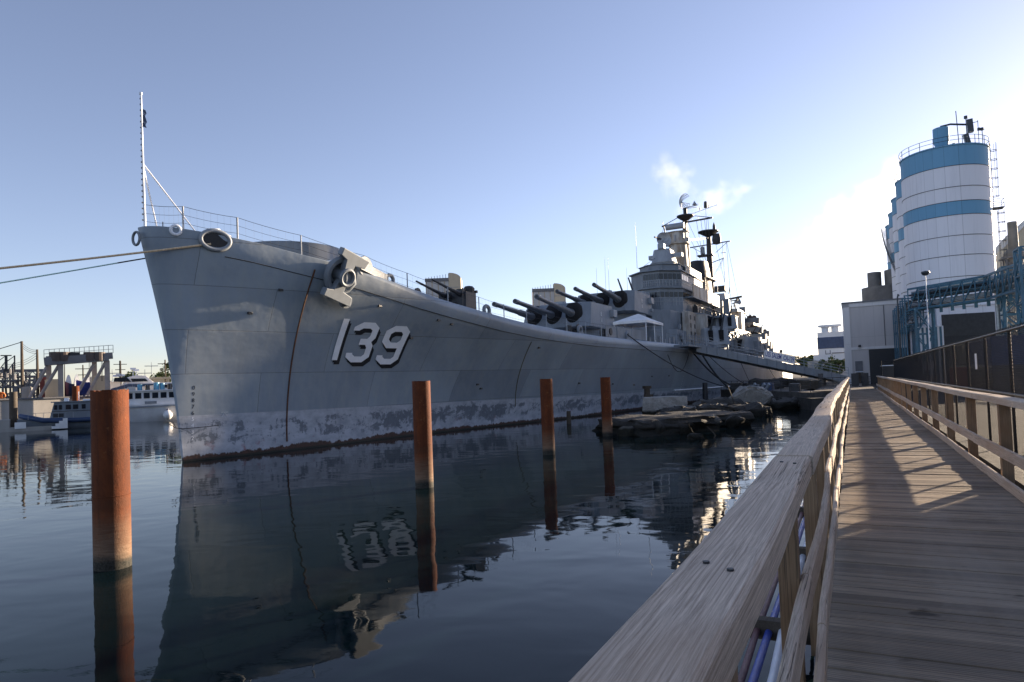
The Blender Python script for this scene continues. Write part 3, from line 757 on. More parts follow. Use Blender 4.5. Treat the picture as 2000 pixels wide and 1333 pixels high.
# ---- main battery: triple turrets
def triple_turret(s, z, bz):
    T = Matrix.Translation((s,0,z))
    MB(T).cyl((0,0), 3.9, bz-z, .35, 40).build('barbette', M['grey'], ship, smooth=True)
    low = [(-4.7,-2.7),(-3.9,-3.7),(3.2,-3.9),(5.4,-2.9),(5.4,2.9),(3.2,3.9),(-3.9,3.7),(-4.7,2.7)]
    top = [(-4.0,-2.9),(-3.3,-3.75),(3.0,-3.75),(4.9,-2.5),(4.9,2.5),(3.0,3.75),(-3.3,3.75),(-4.0,2.9)]
    mid = [(-5.2,-3.0),(-4.3,-3.95),(3.4,-3.95),(5.6,-2.9),(5.6,2.9),(3.4,3.95),(-4.3,3.95),(-5.2,3.0)]
    b = MB(T); b.prism(low, .35, .55, mid); b.prism(mid, .55, 3.15, top)
    g = b.build('gun_turret', M['grey'], ship, bevel=.05)
    MB(T).box(2.1,3.3,-4.25,-3.72,1.9,2.7).build('rangefinder_hood', M['grey2'], g, bevel=.05)
    MB(T).box(2.5,3.0,-4.2,-3.8,.9,1.3).build('rangefinder_hood', M['grey2'], g, bevel=.05)
    b = MB(T)
    for q in range(4): b.box(-1.5+q*1.1,-1.1+q*1.1,-3.0,-2.4,3.15,3.35)
    b.box(-3,-2.3,-.5,.5,3.15,3.5); b.build('roof_hatch', M['grey2'], g)
    bb = MB(T)
    for q in range(9): bb.bar((4.95-.02*q,-2.9-.0*q,.6+q*.27),(5.35,-2.4,.6+q*.27),.03)
    bb.build('ladder', M['grey2'], g)
    v, f = text_mesh('E', .62, .01)
    MB(T @ Matrix.Translation((-.9,-3.89,2.0)) @ Matrix.Rotation(R(90),4,'X')).add(v, f).build('award_letter', M['letter'], g)
    v, f = text_mesh('E', .5, .01)
    MB(T @ Matrix.Translation((-.9,-3.92,1.3)) @ Matrix.Rotation(R(90),4,'X')).add(v, f).build('award_letter', M['letter'], g)
    for y, el in ((-2.25,6.5),(0,5),(2.25,4.5)):
        b = MB(T @ Matrix.Translation((-4.35,y,1.75)) @ Matrix.Rotation(R(-14),4,'Y'))
        b.lathe([(0,-1.35),(.5,-1.3),(.80,-.9),(.95,0),(.85,.9),(.5,1.3),(0,1.35)], (0,0,0), 20)
        for v_ in range(len(b.v)):
            pass
        b.build('canvas_bloomer', M['canvas'], g, smooth=True)
        d = Vector((-math.cos(R(el)),0,math.sin(R(el)))); p = Vector((-4.4,y,1.85))
        br = MB(T).tube([p, p+d*1.0, p+d*1.1, p+d*3.6, p+d*3.7, p+d*8.2, p+d*8.25, p+d*8.9, p+d*8.9], [.42,.42,.35,.32,.26,.20,.235,.235,.13], 20).build('gun_barrel', M['barrel'], g, smooth=True)
        MB(T).tube([p+d*8.7, p+d*8.93], [.14,.14], 14).build('muzzle_plug', M['black'], br, smooth=True)
    return g
triple_turret(48.2, 8.25, 6.9)
triple_turret(63.0, 11.0, 6.9)
for s, y in ((43.5,-5),(45,-6),(53,-6.3),(55,-5.2),(58,-6)):
    z = zdeck(s); b = MB()
    for q in range(6):
        x = s+random.uniform(-.8,.8); yy = y+random.uniform(-.5,.5); e = random.uniform(.15,.4); b.box(x-e,x+e,yy-e,yy+e,z,z+e*2)
    b.build('deck_gear', M['dark'], ship)
# solid bulwark screens between stanchions abreast the turret
b = MB()
for s0, s1 in ((36,38.2),(38.4,41.6),(41.8,45.4)):
    a = DP(s0,.1); c = DP(s1,.1); b.bar(a+Vector((0,0,.55)), c+Vector((0,0,.55)), .03, 1.0)
b.build('bulwark_screen', M['grey'], ship)
# ---- deckhouses
b = MB(); b.prism([(66,-4.2),(69,-6.4),(138,-7.4),(138,7.4),(69,6.4),(66,4.2)], 6.5, 9.6)
house = b.build('deckhouse', M['grey'], ship, bevel=.04)
MB().prism([(66.5,-3.8),(69,-5.6),(80,-6.1),(134,-6.1),(134,6.1),(69,5.6),(66.5,3.8)], 9.6, 12.3).build('deckhouse', M['grey'], ship, bevel=.04)
for s in range(72, 136, 5):
    y = -(6.4+1.0*(s-69)/69)
    b = MB().box(s-.4,s+.4,y-.05,y+.02,6.8,8.7); b.build('door', M['grey2'], house)
for s in range(70, 134, 3):
    b = MB(Matrix.Translation((s+.9,-(6.42+1.0*(s+.9-69)/69),8.2)) @ Matrix.Rotation(R(90),4,'X')).lathe([(0,.06),(.16,.06),(.22,.04),(.22,0)], (0,0,0), 12); b.build('porthole', M['dark'], house)
# centreline twin five inch mount forward of the bridge and the ones along the side
def five_inch(s, y, z, az=180, el=35, k=1.0):
    T = Matrix.Translation((s,y,z)) @ Matrix.Rotation(R(az-180),4,'Z') @ Matrix.Scale(k,4)
    b = MB(T); b.cyl((0,0), 1.9, 0, .4, 28)
    lo = [(-2.1,-1.7),(-1.6,-2.1),(2.3,-2.1),(2.8,-1.5),(2.8,1.5),(2.3,2.1),(-1.6,2.1),(-2.1,1.7)]
    hi = [(-1.2,-1.5),(-.8,-1.9),(2.0,-1.9),(2.5,-1.3),(2.5,1.3),(2.0,1.9),(-.8,1.9),(-1.2,1.5)]
    b.prism(lo, .4, 2.9, hi); b.box(-.2,1.0,-.4,.4,2.9,3.25)
    g = b.build('secondary_gun_mount', M['grey2'], ship, bevel=.06)
    MB(T).box(.5,1.4,-2.12,-1.98,.7,2.1).build('hatch', M['grey'], g)
    for yy in (-.75,.75):
        MB(T).box(-2.05,-1.1,yy-.28,yy+.28,.9,2.5).build('gun_slot', M['canvas'], g)
        d = Vector((-math.cos(R(el)),0,math.sin(R(el)))); p = Vector((-1.2,yy,1.9))
        MB(T).tube([p,p+d*1.4,p+d*1.5,p+d*3.9],[.2,.2,.14,.10],12).build('gun_barrel', M['barrel'], g, smooth=True)
    return g
five_inch(72.6, .6, 12.6, 180, 42)
five_inch(81, -8.6, 7.3, 205, 45, 1.0)
five_inch(91, -8.3, 10.2, 200, 35, .9)
five_inch(118, -8.6, 7.0, 170, 30)
# lit screen wing beside the mount
# ---- bridge tower
bc = -1.2
def octo(s0, s1, hw, cf=2.6, ca=1.0, yc=bc):
    return [(s0,yc-hw+cf),(s0+cf,yc-hw),(s1-ca,yc-hw),(s1,yc-hw+ca),(s1,yc+hw-ca),(s1-ca,yc+hw),(s0+cf,yc+hw),(s0,yc+hw-cf)]
b = MB()
b.prism(octo(75.6,93,3.9), 12.3, 16.2); b.prism(octo(75.2,93,4.05), 16.2, 16.35); b.prism(octo(75.7,93,3.8), 16.35, 18.75)
b.prism(octo(75.3,93,4.05), 18.75, 18.9); b.prism(octo(78.2,92,3.0,2.0), 18.9, 20.1); b.prism(octo(78.0,92,3.15,2.0), 20.1, 20.2)
bridge = b.build('bridge_tower', M['grey'], ship, bevel=.03)
def band(z0, z1, s0, hw, cf, n, name, mt='glass', gap=.12, off=.03):
    P = octo(s0, 93, hw, cf)
    segs = [(P[7],P[0],6),(P[0],P[1],5),(P[1],(P[1][0]+4,P[1][1]),4)]
    for a, c, k in segs:
        a = Vector((*a,0)); c = Vector((*c,0)); d = (c-a)/k; nn = Vector((d.y,-d.x,0)).normalized()
        if nn.y > 0 and nn.x > 0: nn = -nn
        if nn.x > .1: nn = -nn
        for i in range(k):
            p0 = a+d*(i+gap); p1 = a+d*(i+1-gap)
            MB().bar(p0+nn*off+Vector((0,0,(z0+z1)/2)), p1+nn*off+Vector((0,0,(z0+z1)/2)), .06, z1-z0).build(name, M[mt], bridge)
band(17.55, 18.35, 75.7, 3.8, 2.6, 0, 'window')
band(14.95, 15.65, 75.6, 3.9, 2.6, 0, 'window')
b = MB()
for z in (14.3,14.85,15.75,17.1,17.45,18.45):
    P = octo(75.6 if z < 16.2 else 75.7, 93, 3.9 if z < 16.2 else 3.8)
    for a, c in ((P[7],P[0]),(P[0],P[1]),(P[1],P[2])): b.bar((*a,z),(*c,z),.12,.07)
P = octo(75.6,93,3.9)
for a, c, k in ((P[7],P[0],8),(P[0],P[1],7)):
    for i in range(k+1):
        q = Vector((*a,0)).lerp(Vector((*c,0)), i/k); b.bar(q+Vector((0,0,13.7)), q+Vector((0,0,14.8)), .07); b.bar(q+Vector((0,0,16.6)), q+Vector((0,0,17.4)), .07)
b.build('rib_framing', M['grey2'], bridge)
# weather screens and wings running aft
MB().box(83,93.6,-4.6,-4.45,18.75,20.4).build('wing_screen', M['stained'], bridge)
MB().box(79.5,98.5,-6.4,-6.25,15.1,16.9).build('wing_screen', M['stained'], bridge)
MB().box(79.5,98.5,-6.4,-5.0,14.9,15.1).build('wing_deck', M['grey'], bridge)
MB().box(84,98,-6.2,-6.05,12.3,13.6).build('wing_screen', M['stained'], bridge)
MB().prism([(78,-6.5),(80,-7.6),(104,-8.2),(106,-6),(106,2),(78,2)], 12.3, 12.5).build('boat_deck', M['grey'], ship)
MB().lathe([(2.3,6.9),(2.3,12.3)], (81,-5.6,0), 24, 120, 330).build('curved_screen', M['stained'], ship, smooth=True)
for q in range(3):
    MB().box(74.5,77.3,-6.0,-5.9,7.6+q*1.5,8.2+q*1.5).build('hatch', M['dark'], house)
MB().box(73.6,78.4,-6.9,-6.0,6.8,12.4).build('lit_locker_tower', M['stained'], ship, bevel=.05)
for q in range(4):
    for w2 in range(2): MB().box(74.4+w2*2.4,75.0+w2*2.4,-6.96,-6.88,7.8+q*1.15,8.4+q*1.15).build('porthole', M['dark'], ship)
# main battery director with its range finder arms
b = MB(); b.cyl((86,-.4), 2.2, 20.1, 21.4, 24, 1.9); b.cyl((86,-.4), 2.1, 21.4, 21.55, 24)
b.prism([(84.2,-1.6),(85,-2.1),(88,-2.1),(88,1.3),(85,1.3),(84.2,.8)], 21.55, 23.6, [(84.7,-1.3),(85.2,-1.7),(87.6,-1.7),(87.6,.9),(85.2,.9),(84.7,.5)])
dr = b.build('gun_director', M['grey2'], ship, smooth=True, angle=30)
MB().box(85.9,86.7,-3.4,2.0,22.3,22.95).build('rangefinder', M['grey2'], dr, bevel=.04)
MB().box(84.3,85.3,-1.0,0,23.6,24.4).build('sight_hood', M['grey2'], dr, bevel=.04)
def dish(parent, c, r, axis, depth=.35, mt='pipe', name='radar_dish', rings=5, spokes=14, solid=False):
    ax = Vector(axis).normalized(); q = ax.to_track_quat('Z','Y').to_matrix().to_4x4(); q.translation = Vector(c); b = MB(q)
    if solid: b.lathe([(0,0),(r*.5,depth*.25),(r,depth),(r,depth+.04),(r*.5,depth*.25+.04),(0,.04)], (0,0,0), 24)
    else:
        for i in range(1, rings+1):
            rr = r*i/rings; b.ring((0,0,depth*(i/rings)**2), (rr,0,0), (0,rr,0), .022 if i < rings else .035, 24, 5)
        for k in range(spokes):
            a = 2*math.pi*k/spokes; b.tube([(math.cos(a)*r*i/6, math.sin(a)*r*i/6, depth*(i/6)**2) for i in range(7)], .018, 4)
    b.tube([(0,0,0),(0,0,depth*1.8)], .04, 6)
    return b.build(name, M[mt], parent, smooth=solid)
dish(dr, (86.6,-.3,25.3), 1.25, (-.75,-.65,.12), .35, 'pipe', solid=True)
MB().tube([(86.2,.3,24.3),(86.6,-.3,25.2)], .12, 8).build('dish_mount', M['dark'], dr)
MB().tube([(83.6,.2,25.4),(86.2,-.1,25.5)], .13, 8).build('waveguide_arm', M['dark'], dr)
# round fire control tower
b = MB(); b.cyl((95,-.6), 2.3, 12.3, 20.3, 28, 2.1); b.cyl((95,-.6), 1.75, 20.3, 25.9, 28, 1.45); b.cyl((95,-.6), 1.95, 25.9, 26.05, 28); b.cyl((95,-.6), 1.75, 26.05, 27.9, 20, 1.75); b.cyl((95,-.6), 1.95, 27.9, 28.0, 28)
tw = b.build('fire_control_tower', M['stained'], ship, smooth=True, angle=30)
MB().tube([(94.2,1.1,29.0),(94.2,-2.0,29.0)], .52, 20).build('radar_drum', M['grey2'], tw, smooth=True)
b = MB().bar((94.2,1.3,28),(94.2,1.5,29.3),.18).bar((94.2,-2.2,28),(94.2,-2.4,29.3),.18).bar((94.2,1.5,28.1),(94.2,-2.4,28.1),.16); b.build('drum_cradle', M['dark'], tw)
for q in range(8):
    a = R(q*45); MB().box(95+1.8*math.cos(a)-.12,95+1.8*math.cos(a)+.12,-.6+1.8*math.sin(a)-.12,-.6+1.8*math.sin(a)+.12,26.3+.4*(q%2),27.0+.3*(q%3)).build('sensor_box', M['grey2'], tw)
# foremast
fm = MB().tube([(100,-.8,12.3),(100,-.8,24),(100,-.8,31.6)], [.68,.58,.42], 16).build('foremast', M['mast'], ship, smooth=True)
for y in (-1.75,):
    MB().tube([(100.8,y,12.5),(100.2,-.9,31)], .10, 8).build('mast_stay_leg', M['mast'], fm, smooth=True)
MB().tube([(99.4,-.2,12.5),(99.8,-.6,28)], .16, 8).build('mast_stay_leg', M['mast'], fm, smooth=True)
MB().lathe([(.45,31.0),(1.3,31.6),(1.5,31.75),(1.5,31.95),(0,31.95)], (100,-.9,0), 24).build('mast_platform', M['dark'], fm, smooth=True)
MB().cyl((100,-.9), .34, 31.95, 33.3, 12).build('radar_pedestal', M['dark'], fm, smooth=True)
yd = MB(); yd.bar((100,3.4,30.6),(100,-5.6,30.9),.26); yd.bar((100,3.4,30.6),(100,.4,31.8),.1); yd.bar((100,-5.6,30.9),(100,-2.0,31.8),.1); yd.bar((100,3.2,30.7),(100,-.4,30.1),.12); yd.bar((100,-1.5,31.95),(99.5,-6.6,32.9),.06)
for q in range(9): yd.bar((100,3.2-q*1.05,30.75),(100,3.2-q*1.05,31.1+.35*(q%3==0)),.05)
yd.bar((99.5,-6.6,32.5),(99.5,-6.6,33.3),.05); yd.bar((99.6,-3.6,32.4),(99.6,-3.6,32.9),.16); yd.bar((99.55,-5.1,32.6),(99.55,-5.1,33.1),.16)
yd.build('yardarm', M['dark'], fm)
# big mesh radar reflector, a cut paraboloid
b = MB(); axq = Vector((.80,-.58,.12)).normalized(); q4 = axq.to_track_quat('Z','Y').to_matrix().to_4x4(); q4.translation = Vector((100,-.35,34.5)); b.M = q4
for i in range(1, 7):
    rr = 1.45*i/6; pts = [(rr*math.cos(R(a)), rr*.95*math.sin(R(a)), .75*(i/6)**2) for a in range(-150, 151, 12)]; b.tube(pts, .045, 5)
for k in range(13):
    a = R(-150+25*k); b.tube([(1.45*math.cos(a)*i/6, 1.38*math.sin(a)*i/6, .75*(i/6)**2) for i in range(7)], .035, 5)
b.build('radar_reflector', M['pipe'], fm)
MB().tube([(100,-.6,33.3),(100,-3.2,33.5),(100,-3.3,33.8)], .07, 6).tube([(100,-.9,33.2),(100.2,-3.0,33.2)], .05, 6).build('radar_feed_arm', M['pipe'], fm)
MB(Matrix.Translation((100,-2.6,33.6))).lathe([(.0,.75),(.45,0),(.0,0)], (0,0,0), 4).build('radar_feed_horn', M['pipe'], fm)
# connecting catwalk between the masts and second mast
MB().bar((100.5,-1.0,27.6),(121,-.3,31.6),.28,.3).build('catwalk', M['dark'], fm)
mm = MB().tube([(122,-.3,12.3),(122,-.3,26),(122,-.3,32.6)], [.68,.6,.45], 16).build('mainmast', M['mast'], ship, smooth=True)
MB().lathe([(.4,32.0),(1.9,32.9),(2.1,33.0),(2.1,33.2),(0,33.25)], (122,-.3,0), 24).build('mast_platform', M['dark'], mm, smooth=True)
MB().lathe([(0,30.2),(.75,30.4),(.95,31.2),(.75,32.4),(0,32.4)], (122,-1.9,0), 16).build('sensor_housing', M['dark'], mm, smooth=True)
MB().lathe([(.35,33.2),(.28,34.2),(.05,34.9),(0,34.9)], (122,-1.5,0), 12).build('radar_pedestal', M['dark'], mm, smooth=True)
MB().tube([(122,-.0,33.2),(122,-.0,38.2)], [.06,.03], 6).build('topmast', M['letter'], mm)
MB().lathe([(0,38.1),(.36,38.15),(.32,39.3),(.2,39.5),(0,39.55)], (122,-.0,0), 14).build('beacon_antenna', M['dark'], mm, smooth=True)
yd = MB(); yd.bar((122,3.6,30.3),(122,-4.6,30.6),.2); yd.bar((122,3.2,30.3),(122,.4,28.4),.09); yd.bar((122,-4.0,30.5),(122,-1.6,28.6),.09)
yd.bar((122,-.3,26.5),(122,-3.2,27.3),.14); yd.bar((122,-3.1,27.3),(122,-3.1,28.6),.1); yd.bar((122,-2.6,28.4),(122,-3.7,28.4),.09); yd.bar((122,-3.1,27.3),(122,-2.2,24.8),.04); yd.bar((122,-3.1,27.3),(122,-1.5,24.2),.04); yd.bar((122,-3.0,27.3),(122,-1.0,23.9),.04)
yd.build('yardarm', M['dark'], mm)
MB().box(121,123,-1.2,2.0,28.1,28.35).build('mast_platform', M['dark'], mm)
MB().lathe([(.1,28.3),(.45,28.5),(.45,29.8),(.1,30.1)], (121.3,.9,0), 12).build('sensor_housing', M['grey2'], mm, smooth=True)
# funnel
b = MB()
def oval(cx, cy, a, c, n=28): return [(cx+a*math.cos(2*math.pi*k/n), cy+c*math.sin(2*math.pi*k/n)) for k in range(n)]
b.prism(oval(112,-.35,4.2,2.5), 12.3, 21.9, oval(112,-.35,3.6,2.0))
fn = b.build('funnel', M['stained'], ship, smooth=True, angle=30)
MB().prism(oval(112,-.35,3.65,2.05), 21.95, 25.2, oval(111.6,-.35,3.0,1.6)).build('funnel_cap', M['black'], fn, smooth=True, angle=30)
MB().prism(oval(112.6,-.5,4.3,2.6), 21.7, 21.95).build('cap_rim', M['dark'], fn, smooth=True, angle=30)
MB().lathe([(0,0),(1.0,.1),(1.05,.6),(.6,.9),(0,1.0)], (109,-2.6,17.6), 14).build('searchlight', M['dark'], fn, smooth=True)
b = MB()
for q in range(22): b.box(107.0,107.5,-2.35,-2.3,14+q*.33,14.04+q*.33)
b.bar((107,-2.35,13.8),(107,-2.35,21.6),.05); b.bar((107.5,-2.35,13.8),(107.5,-2.35,21.6),.05); b.build('ladder', M['dark'], fn)
# after control tower, director, houses
b = MB(); b.cyl((130,-.7), 1.7, 12.3, 18.5, 24, 1.35); b.cyl((130,-.7), 1.8, 18.5, 18.65, 24); b.prism([(128.4,-2.0),(132,-2.0),(132,.8),(128.4,.8)], 18.65, 20.9, [(128.7,-1.8),(131.6,-1.8),(131.6,.6),(128.7,.6)])
ad = b.build('after_director', M['grey2'], ship, smooth=True, angle=30)
MB().tube([(131,-1.6,19.7),(131,-5.0,20.1)], .22, 8).tube([(131,-1.6,19.3),(131,-4.0,19.4)], .12, 8).build('rangefinder', M['dark'], ad)
MB().box(129,131.4,-1.8,.9,21.5,22.6).bar((131.2,-2.2,20.9),(131.2,-2.5,22.4),.2).bar((128.8,-1.9,20.9),(128.6,-2.2,22.2),.15).build('radar_drum', M['dark'], ad)
b = MB(); b.box(100,105,-6.6,-3.4,12.5,16.2); b.cyl((102.5,-6.0),1.6,12.5,16.6,16,1.4); b.build('flag_locker_house', M['grey'], ship, bevel=.05)
b = MB(); b.prism([(134,-3.4),(146,-3.4),(146,2),(134,2)], 9.6, 18.0, [(135,-3.2),(145,-3.2),(145,2),(135,2)]); b.box(143,145,-3.6,-2.2,17.4,19.0); b.build('after_house', M['grey'], ship, bevel=.04)
b = MB(); b.M = Matrix.Translation((136,-2.5,19.4)) @ Matrix.Rotation(R(70),4,'X') @ Matrix.Rotation(R(-15),4,'Y'); b.lathe([(.1,-.8),(.2,0),(.5,.5),(1.0,1.0),(.95,1.02),(.4,.5),(.1,.0)], (0,0,0), 20)
b.M = None; b.bar((136,-2.0,18),(136,-2.4,19.3),.12).bar((135.4,-2.6,18),(136,-2.6,19.2),.06).bar((136.6,-2.6,18),(136,-2.6,19.2),.06); b.build('horn_antenna', M['pipe'], ship)
dish(ship, (131.5,-3.0,18.4), .9, (.2,-.95,.1), .3, 'pipe', solid=True)
# clutter of tubs and gun mounts aft
for (s,y,z,r_) in ((112,-8.4,8.6,2.6),(124,-8.0,9.8,2.4),(134,-7.2,9.4,2.4),(146,-6.2,9.2,2.4)):
    MB().lathe([(r_,0),(r_*1.04,1.5),(r_*1.0,1.5),(r_*.96,0)], (s,y,z), 28).lathe([(0,-.05),(r_,-.05),(r_,.1),(0,.1)], (s,y,z), 28).build('gun_tub', M['grey'], ship, smooth=True, angle=30)
    MB().cyl((s,y), .9, zdeck(s), z, 14).build('tub_pillar', M['grey'], ship, smooth=True)
    twin_mount(s, y, z+.1, 1.05, random.choice((150,210,30)), 30)
MB().box(146,166,-5.5,5.5,6.2,9.8).build('deckhouse', M['grey'], ship, bevel=.04)
MB().prism([(136,-7.2),(156,-6.6),(156,5),(136,5)], 9.6, 12.4).build('deckhouse', M['grey'], ship, bevel=.04)
MB().prism([(142,-5.4),(152,-5.2),(152,3),(142,3)], 12.4, 15.2).build('deckhouse', M['stained'], ship, bevel=.04)
MB().box(166,176,-6.4,-1,6.2,11.6).build('deckhouse', M['grey'], ship, bevel=.04)
for s, y, z in ((139,-5.8,12.5),(147,-4.2,15.3),(154,-5.4,12.5)): 
    MB().lathe([(1.9,0),(2.0,1.2),(1.93,1.2),(1.85,0)], (s,y,z), 24).build('gun_tub', M['grey'], ship, smooth=True, angle=30)
    twin_mount(s, y, z+.1, .95, 30, 28, 'brown')
for s, y, z0, z1 in ((108,-4.5,12.3,15.0),(116,-4.6,12.3,14.6),(124,-4.6,12.3,16.0)):
    MB().box(s-1.6,s+1.6,y-1.4,y+1.2,z0,z1).box(s-1.8,s+1.8,y-1.6,y+1.4,z1,z1+.12).build('ready_room', M['stained'], ship, bevel=.04)
five_inch(109, -8.2, 7.2, 150, 30, 1.0)
triple_turret_aft = None
b = MB(Matrix.Translation((163,0,9.8)) @ Matrix.Rotation(R(180),4,'Z')); b.prism([(-5.2,-3.0),(-4.3,-3.95),(3.4,-3.95),(5.6,-2.9),(5.6,2.9),(3.4,3.95),(-4.3,3.95),(-5.2,3.0)], 0, 3.0, [(-4.0,-2.9),(-3.3,-3.75),(3.0,-3.75),(4.9,-2.5),(4.9,2.5),(3.0,3.75),(-3.3,3.75),(-4.0,2.9)])
at = b.build('gun_turret', M['grey'], ship, bevel=.05)
for y in (-2.2,0,2.2): MB().tube([(167.5,y,11.4),(176.5,y,12.0)], [.42,.26], 14).build('gun_barrel', M['barrel'], at, smooth=True)
b = MB(); b.bar((196,-2,6.3),(198,-2,10.5),.3).bar((198,-2,10.5),(203,-3,12.0),.2).bar((196,-2,6.3),(203,-3,12.0),.1).bar((200,-4,6.3),(199,-3,10),.2).ring((198,-3.2,9.3),(1.4,0,0),(0,0,1.4),.12,20,6).ring((202,-3.4,8.6),(1.1,0,0),(0,0,1.1),.10,20,6); b.build('stern_crane', M['dark'], ship)
MB().tube([(186,-6,6.2),(186,-6,9.2)], .12, 8).box(185.7,186.3,-6.4,-5.6,9.2,10.0).build('stern_light_post', M['dark'], ship)
# whip antennas
for s, y, z0, z1 in ((66,3.5,9.6,18.5),(67,2.6,9.6,20),(70,3.2,12.3,20.5),(74.5,2.0,12.5,19.5),(79,1.8,20,27),(118,-2.4,20,26),(121,-3.4,19,25.5),(135,-2,18,22)):
    MB().tube([(s,y,z0),(s,y,z1)], [.045,.015], 5).build('whip_antenna', M['letter'], ship)
# signal halyards and rigging wires
b = MB()
for a, c in (((100,-4.8,30.8),(97,-6.0,14)),((100,-4.2,30.8),(98,-5.6,15)),((100,-3.6,30.8),(96,-5.4,16)),((100,-2.8,30.8),(101,-4.8,13)),((122,-3.8,30.4),(118,-5,13)),((122,-3.0,30.4),(116,-4.4,13)),((122,2.4,30.3),(106,-1.5,21)),((100.2,-1.2,31),(116,-2.4,22)),((100.2,-1.0,29),(112,-2.2,22)),((122,-1.4,32),(131,-2,20.5)),((122,-3.9,30.4),(140,-3,18.2)),((79,.8,20.2),(97,-.3,27)),((100,3,30.6),(90,3,20)),((86,-2,20.5),(86,-5.4,15.2))):
    b.tube([a, c], .03, 4)
b.build('rigging', M['dark'], ship)
# small fittings scattered over the upperworks
random.seed(21)
def fit(mt, name, *boxes):
    b = MB()
    for q in boxes: b.box(*q)
    b.build(name, M[mt], ship)
for q in range(80):
    s = random.uniform(70,134); z = random.uniform(7.2,11.6); y = -(6.45+1.0*(s-69)/69) if z < 9.6 else -6.15
    w2 = random.uniform(.12,.5); h2 = random.uniform(.12,.6); fit(('grey2','dark','grey')[q % 3], 'wall_locker', (s-w2,s+w2,y-random.uniform(.1,.35),y+.02,z-h2,z+h2))
for q in range(30):
    s = random.uniform(70,134); y = -(6.55+1.0*(s-69)/69); MB().bar((s,y,6.9),(s+random.uniform(-.3,.3),y,9.6),.08).build('wall_pipe', M['grey2'], ship)
for q in range(95):
    if q < 60:
        s = random.uniform(78,136); y = random.uniform(-7.3,-2.5); z = 12.5 if s < 106 else 12.3; e = random.uniform(.15,.45); h2 = random.uniform(.5,1.7)
        if s > 106: y = random.uniform(-5.6,-2)
    else: s = random.uniform(138,180); y = random.uniform(-7,-2); e = random.uniform(.2,.6); z = 6.2; h2 = random.uniform(.8,3.4)
    fit(('dark','grey','mast','stained')[q % 4], 'deck_locker', (s-e,s+e,y-e,y+e,z,z+h2), (s-e*.5,s+e*.9,y-e*.4,y+e*.4,z+h2,z+h2+.25))
b = MB()
for q in range(29): b.bar((78+q,-7.7,12.5),(78+q,-7.7,13.5),.05)
b.bar((78,-7.7,13.5),(106,-7.7,13.5),.06).bar((78,-7.7,13.0),(106,-7.7,13.0),.05); b.build('deck_railing', M['dark'], ship)
for q in range(26): s = 40+q*1.6; p = DP(s,1.5); fit('grey', 'deck_locker', (s-.3,s+.3,p.y-.3,p.y+.3,p.z,p.z+random.uniform(.3,1.1)))
random.seed(11)
# ================================================================ THINGS ON AND AROUND THE SHIP
tent = thing('canopy_tent', 'white peaked canopy tent standing on the cruiser deck beside the rear turret', 'tent', (46.3,-8.2,7.0), FS)
x0,x1,y0,y1 = -2.0,4.0,-1.5,2.0
MB().add([(x0,y0,2.0),(x1,y0,2.0),(x1,y1,2.0),(x0,y1,2.0),((x0+x1)/2,(y0+y1)/2,2.95),(x0,y0,1.75),(x1,y0,1.75),(x1,y1,1.75),(x0,y1,1.75)],
         [(0,1,4),(1,2,4),(2,3,4),(3,0,4),(0,5,6,1),(1,6,7,2),(2,7,8,3),(3,8,5,0)]).build('roof', M['white'], tent)
for x in (x0+.1,(x0+x1)/2,x1-.1):
    for y in (y0+.1,y1-.1): MB().tube([(x,y,-.05),(x,y,2.0)], .04, 8).build('leg', M['letter'], tent)
def ship_pt(s, y, z): return FS @ Vector((s, y, z))
def put(b, name, mat, label, cat, group=None, smooth=True, frame=F0, **k):
    return tag(b.build(name, mat, None, frame, smooth=smooth, **k), label, cat, group)
rp = M['darkrope']
def rope_thing(pts, r_, mt, label, group='mooring lines of the warship', seg=6):
    b = MB().tube(pts, r_, seg); return put(b, 'mooring_line', M[mt], label, 'rope', group)
G = 'mooring lines of the warship'
a = ship_pt(.35, -1.9, 10.32)
rope_thing(rope(a, Vector((-40.1,16.6,5.3)), .35, 30), .05, 'tan', 'tan braided rope running left from the big ring at the bow')
bp = ship_pt(.3, 1.7, 10.2)
mid = bp.lerp(Vector((-41,18,2.7)), .067)
rope_thing([bp, mid], .035, 'darkrope', 'short dark blue rope end behind the bow, tied to the pale green line')
rope_thing(rope(mid, Vector((-41,18,3.0)), .1, 20), .034, 'green', 'pale green rope below the tan one, leading left from behind the bow')
shp = FW @ Vector((86,12.6,1.2))
rope_thing(rope(ship_pt(39.7,-9.2,7.35), FW @ Vector((84,11.8,1.5)), 1.0), .05, 'darkrope', 'long thin dark rope from the tent to the concrete pier')
rope_thing(rope(ship_pt(57,-11.0,6.2), FW @ Vector((93,13,1.6)), 1.0), .10, 'darkrope', 'thick sagging dark rope under the gangway, the flatter of the crossing pair')
rope_thing(rope(ship_pt(61.5,-11.0,6.2), FW @ Vector((87,13.3,1.3)), .5), .10, 'darkrope', 'thick dark rope under the gangway, the steeper of the crossing pair')
rope_thing(rope(ship_pt(64,-11.1,6.1), FW @ Vector((97,12.5,1.6)), .4), .045, 'darkrope', 'thin dark rope right of the thick crossing pair under the gangway')
rope_thing(rope(ship_pt(84,-11.5,6.1), ship_pt(90,-12.4,1.2), .2), .04, 'darkrope', 'thin dark line hanging down the hull below the lettered banner')
rope_thing(rope(ship_pt(110,-11.6,6.0), ship_pt(122,-12.6,1.3), .4), .04, 'darkrope', 'thin dark line hanging down the hull right of the banner near the stern')
rope_thing(rope(ship_pt(49,-10.4,5.6), ship_pt(56,-10.9,5.8), 1.9), .04, 'darkrope', 'slack dark loop of rope hanging on the hull left of the gangway head')
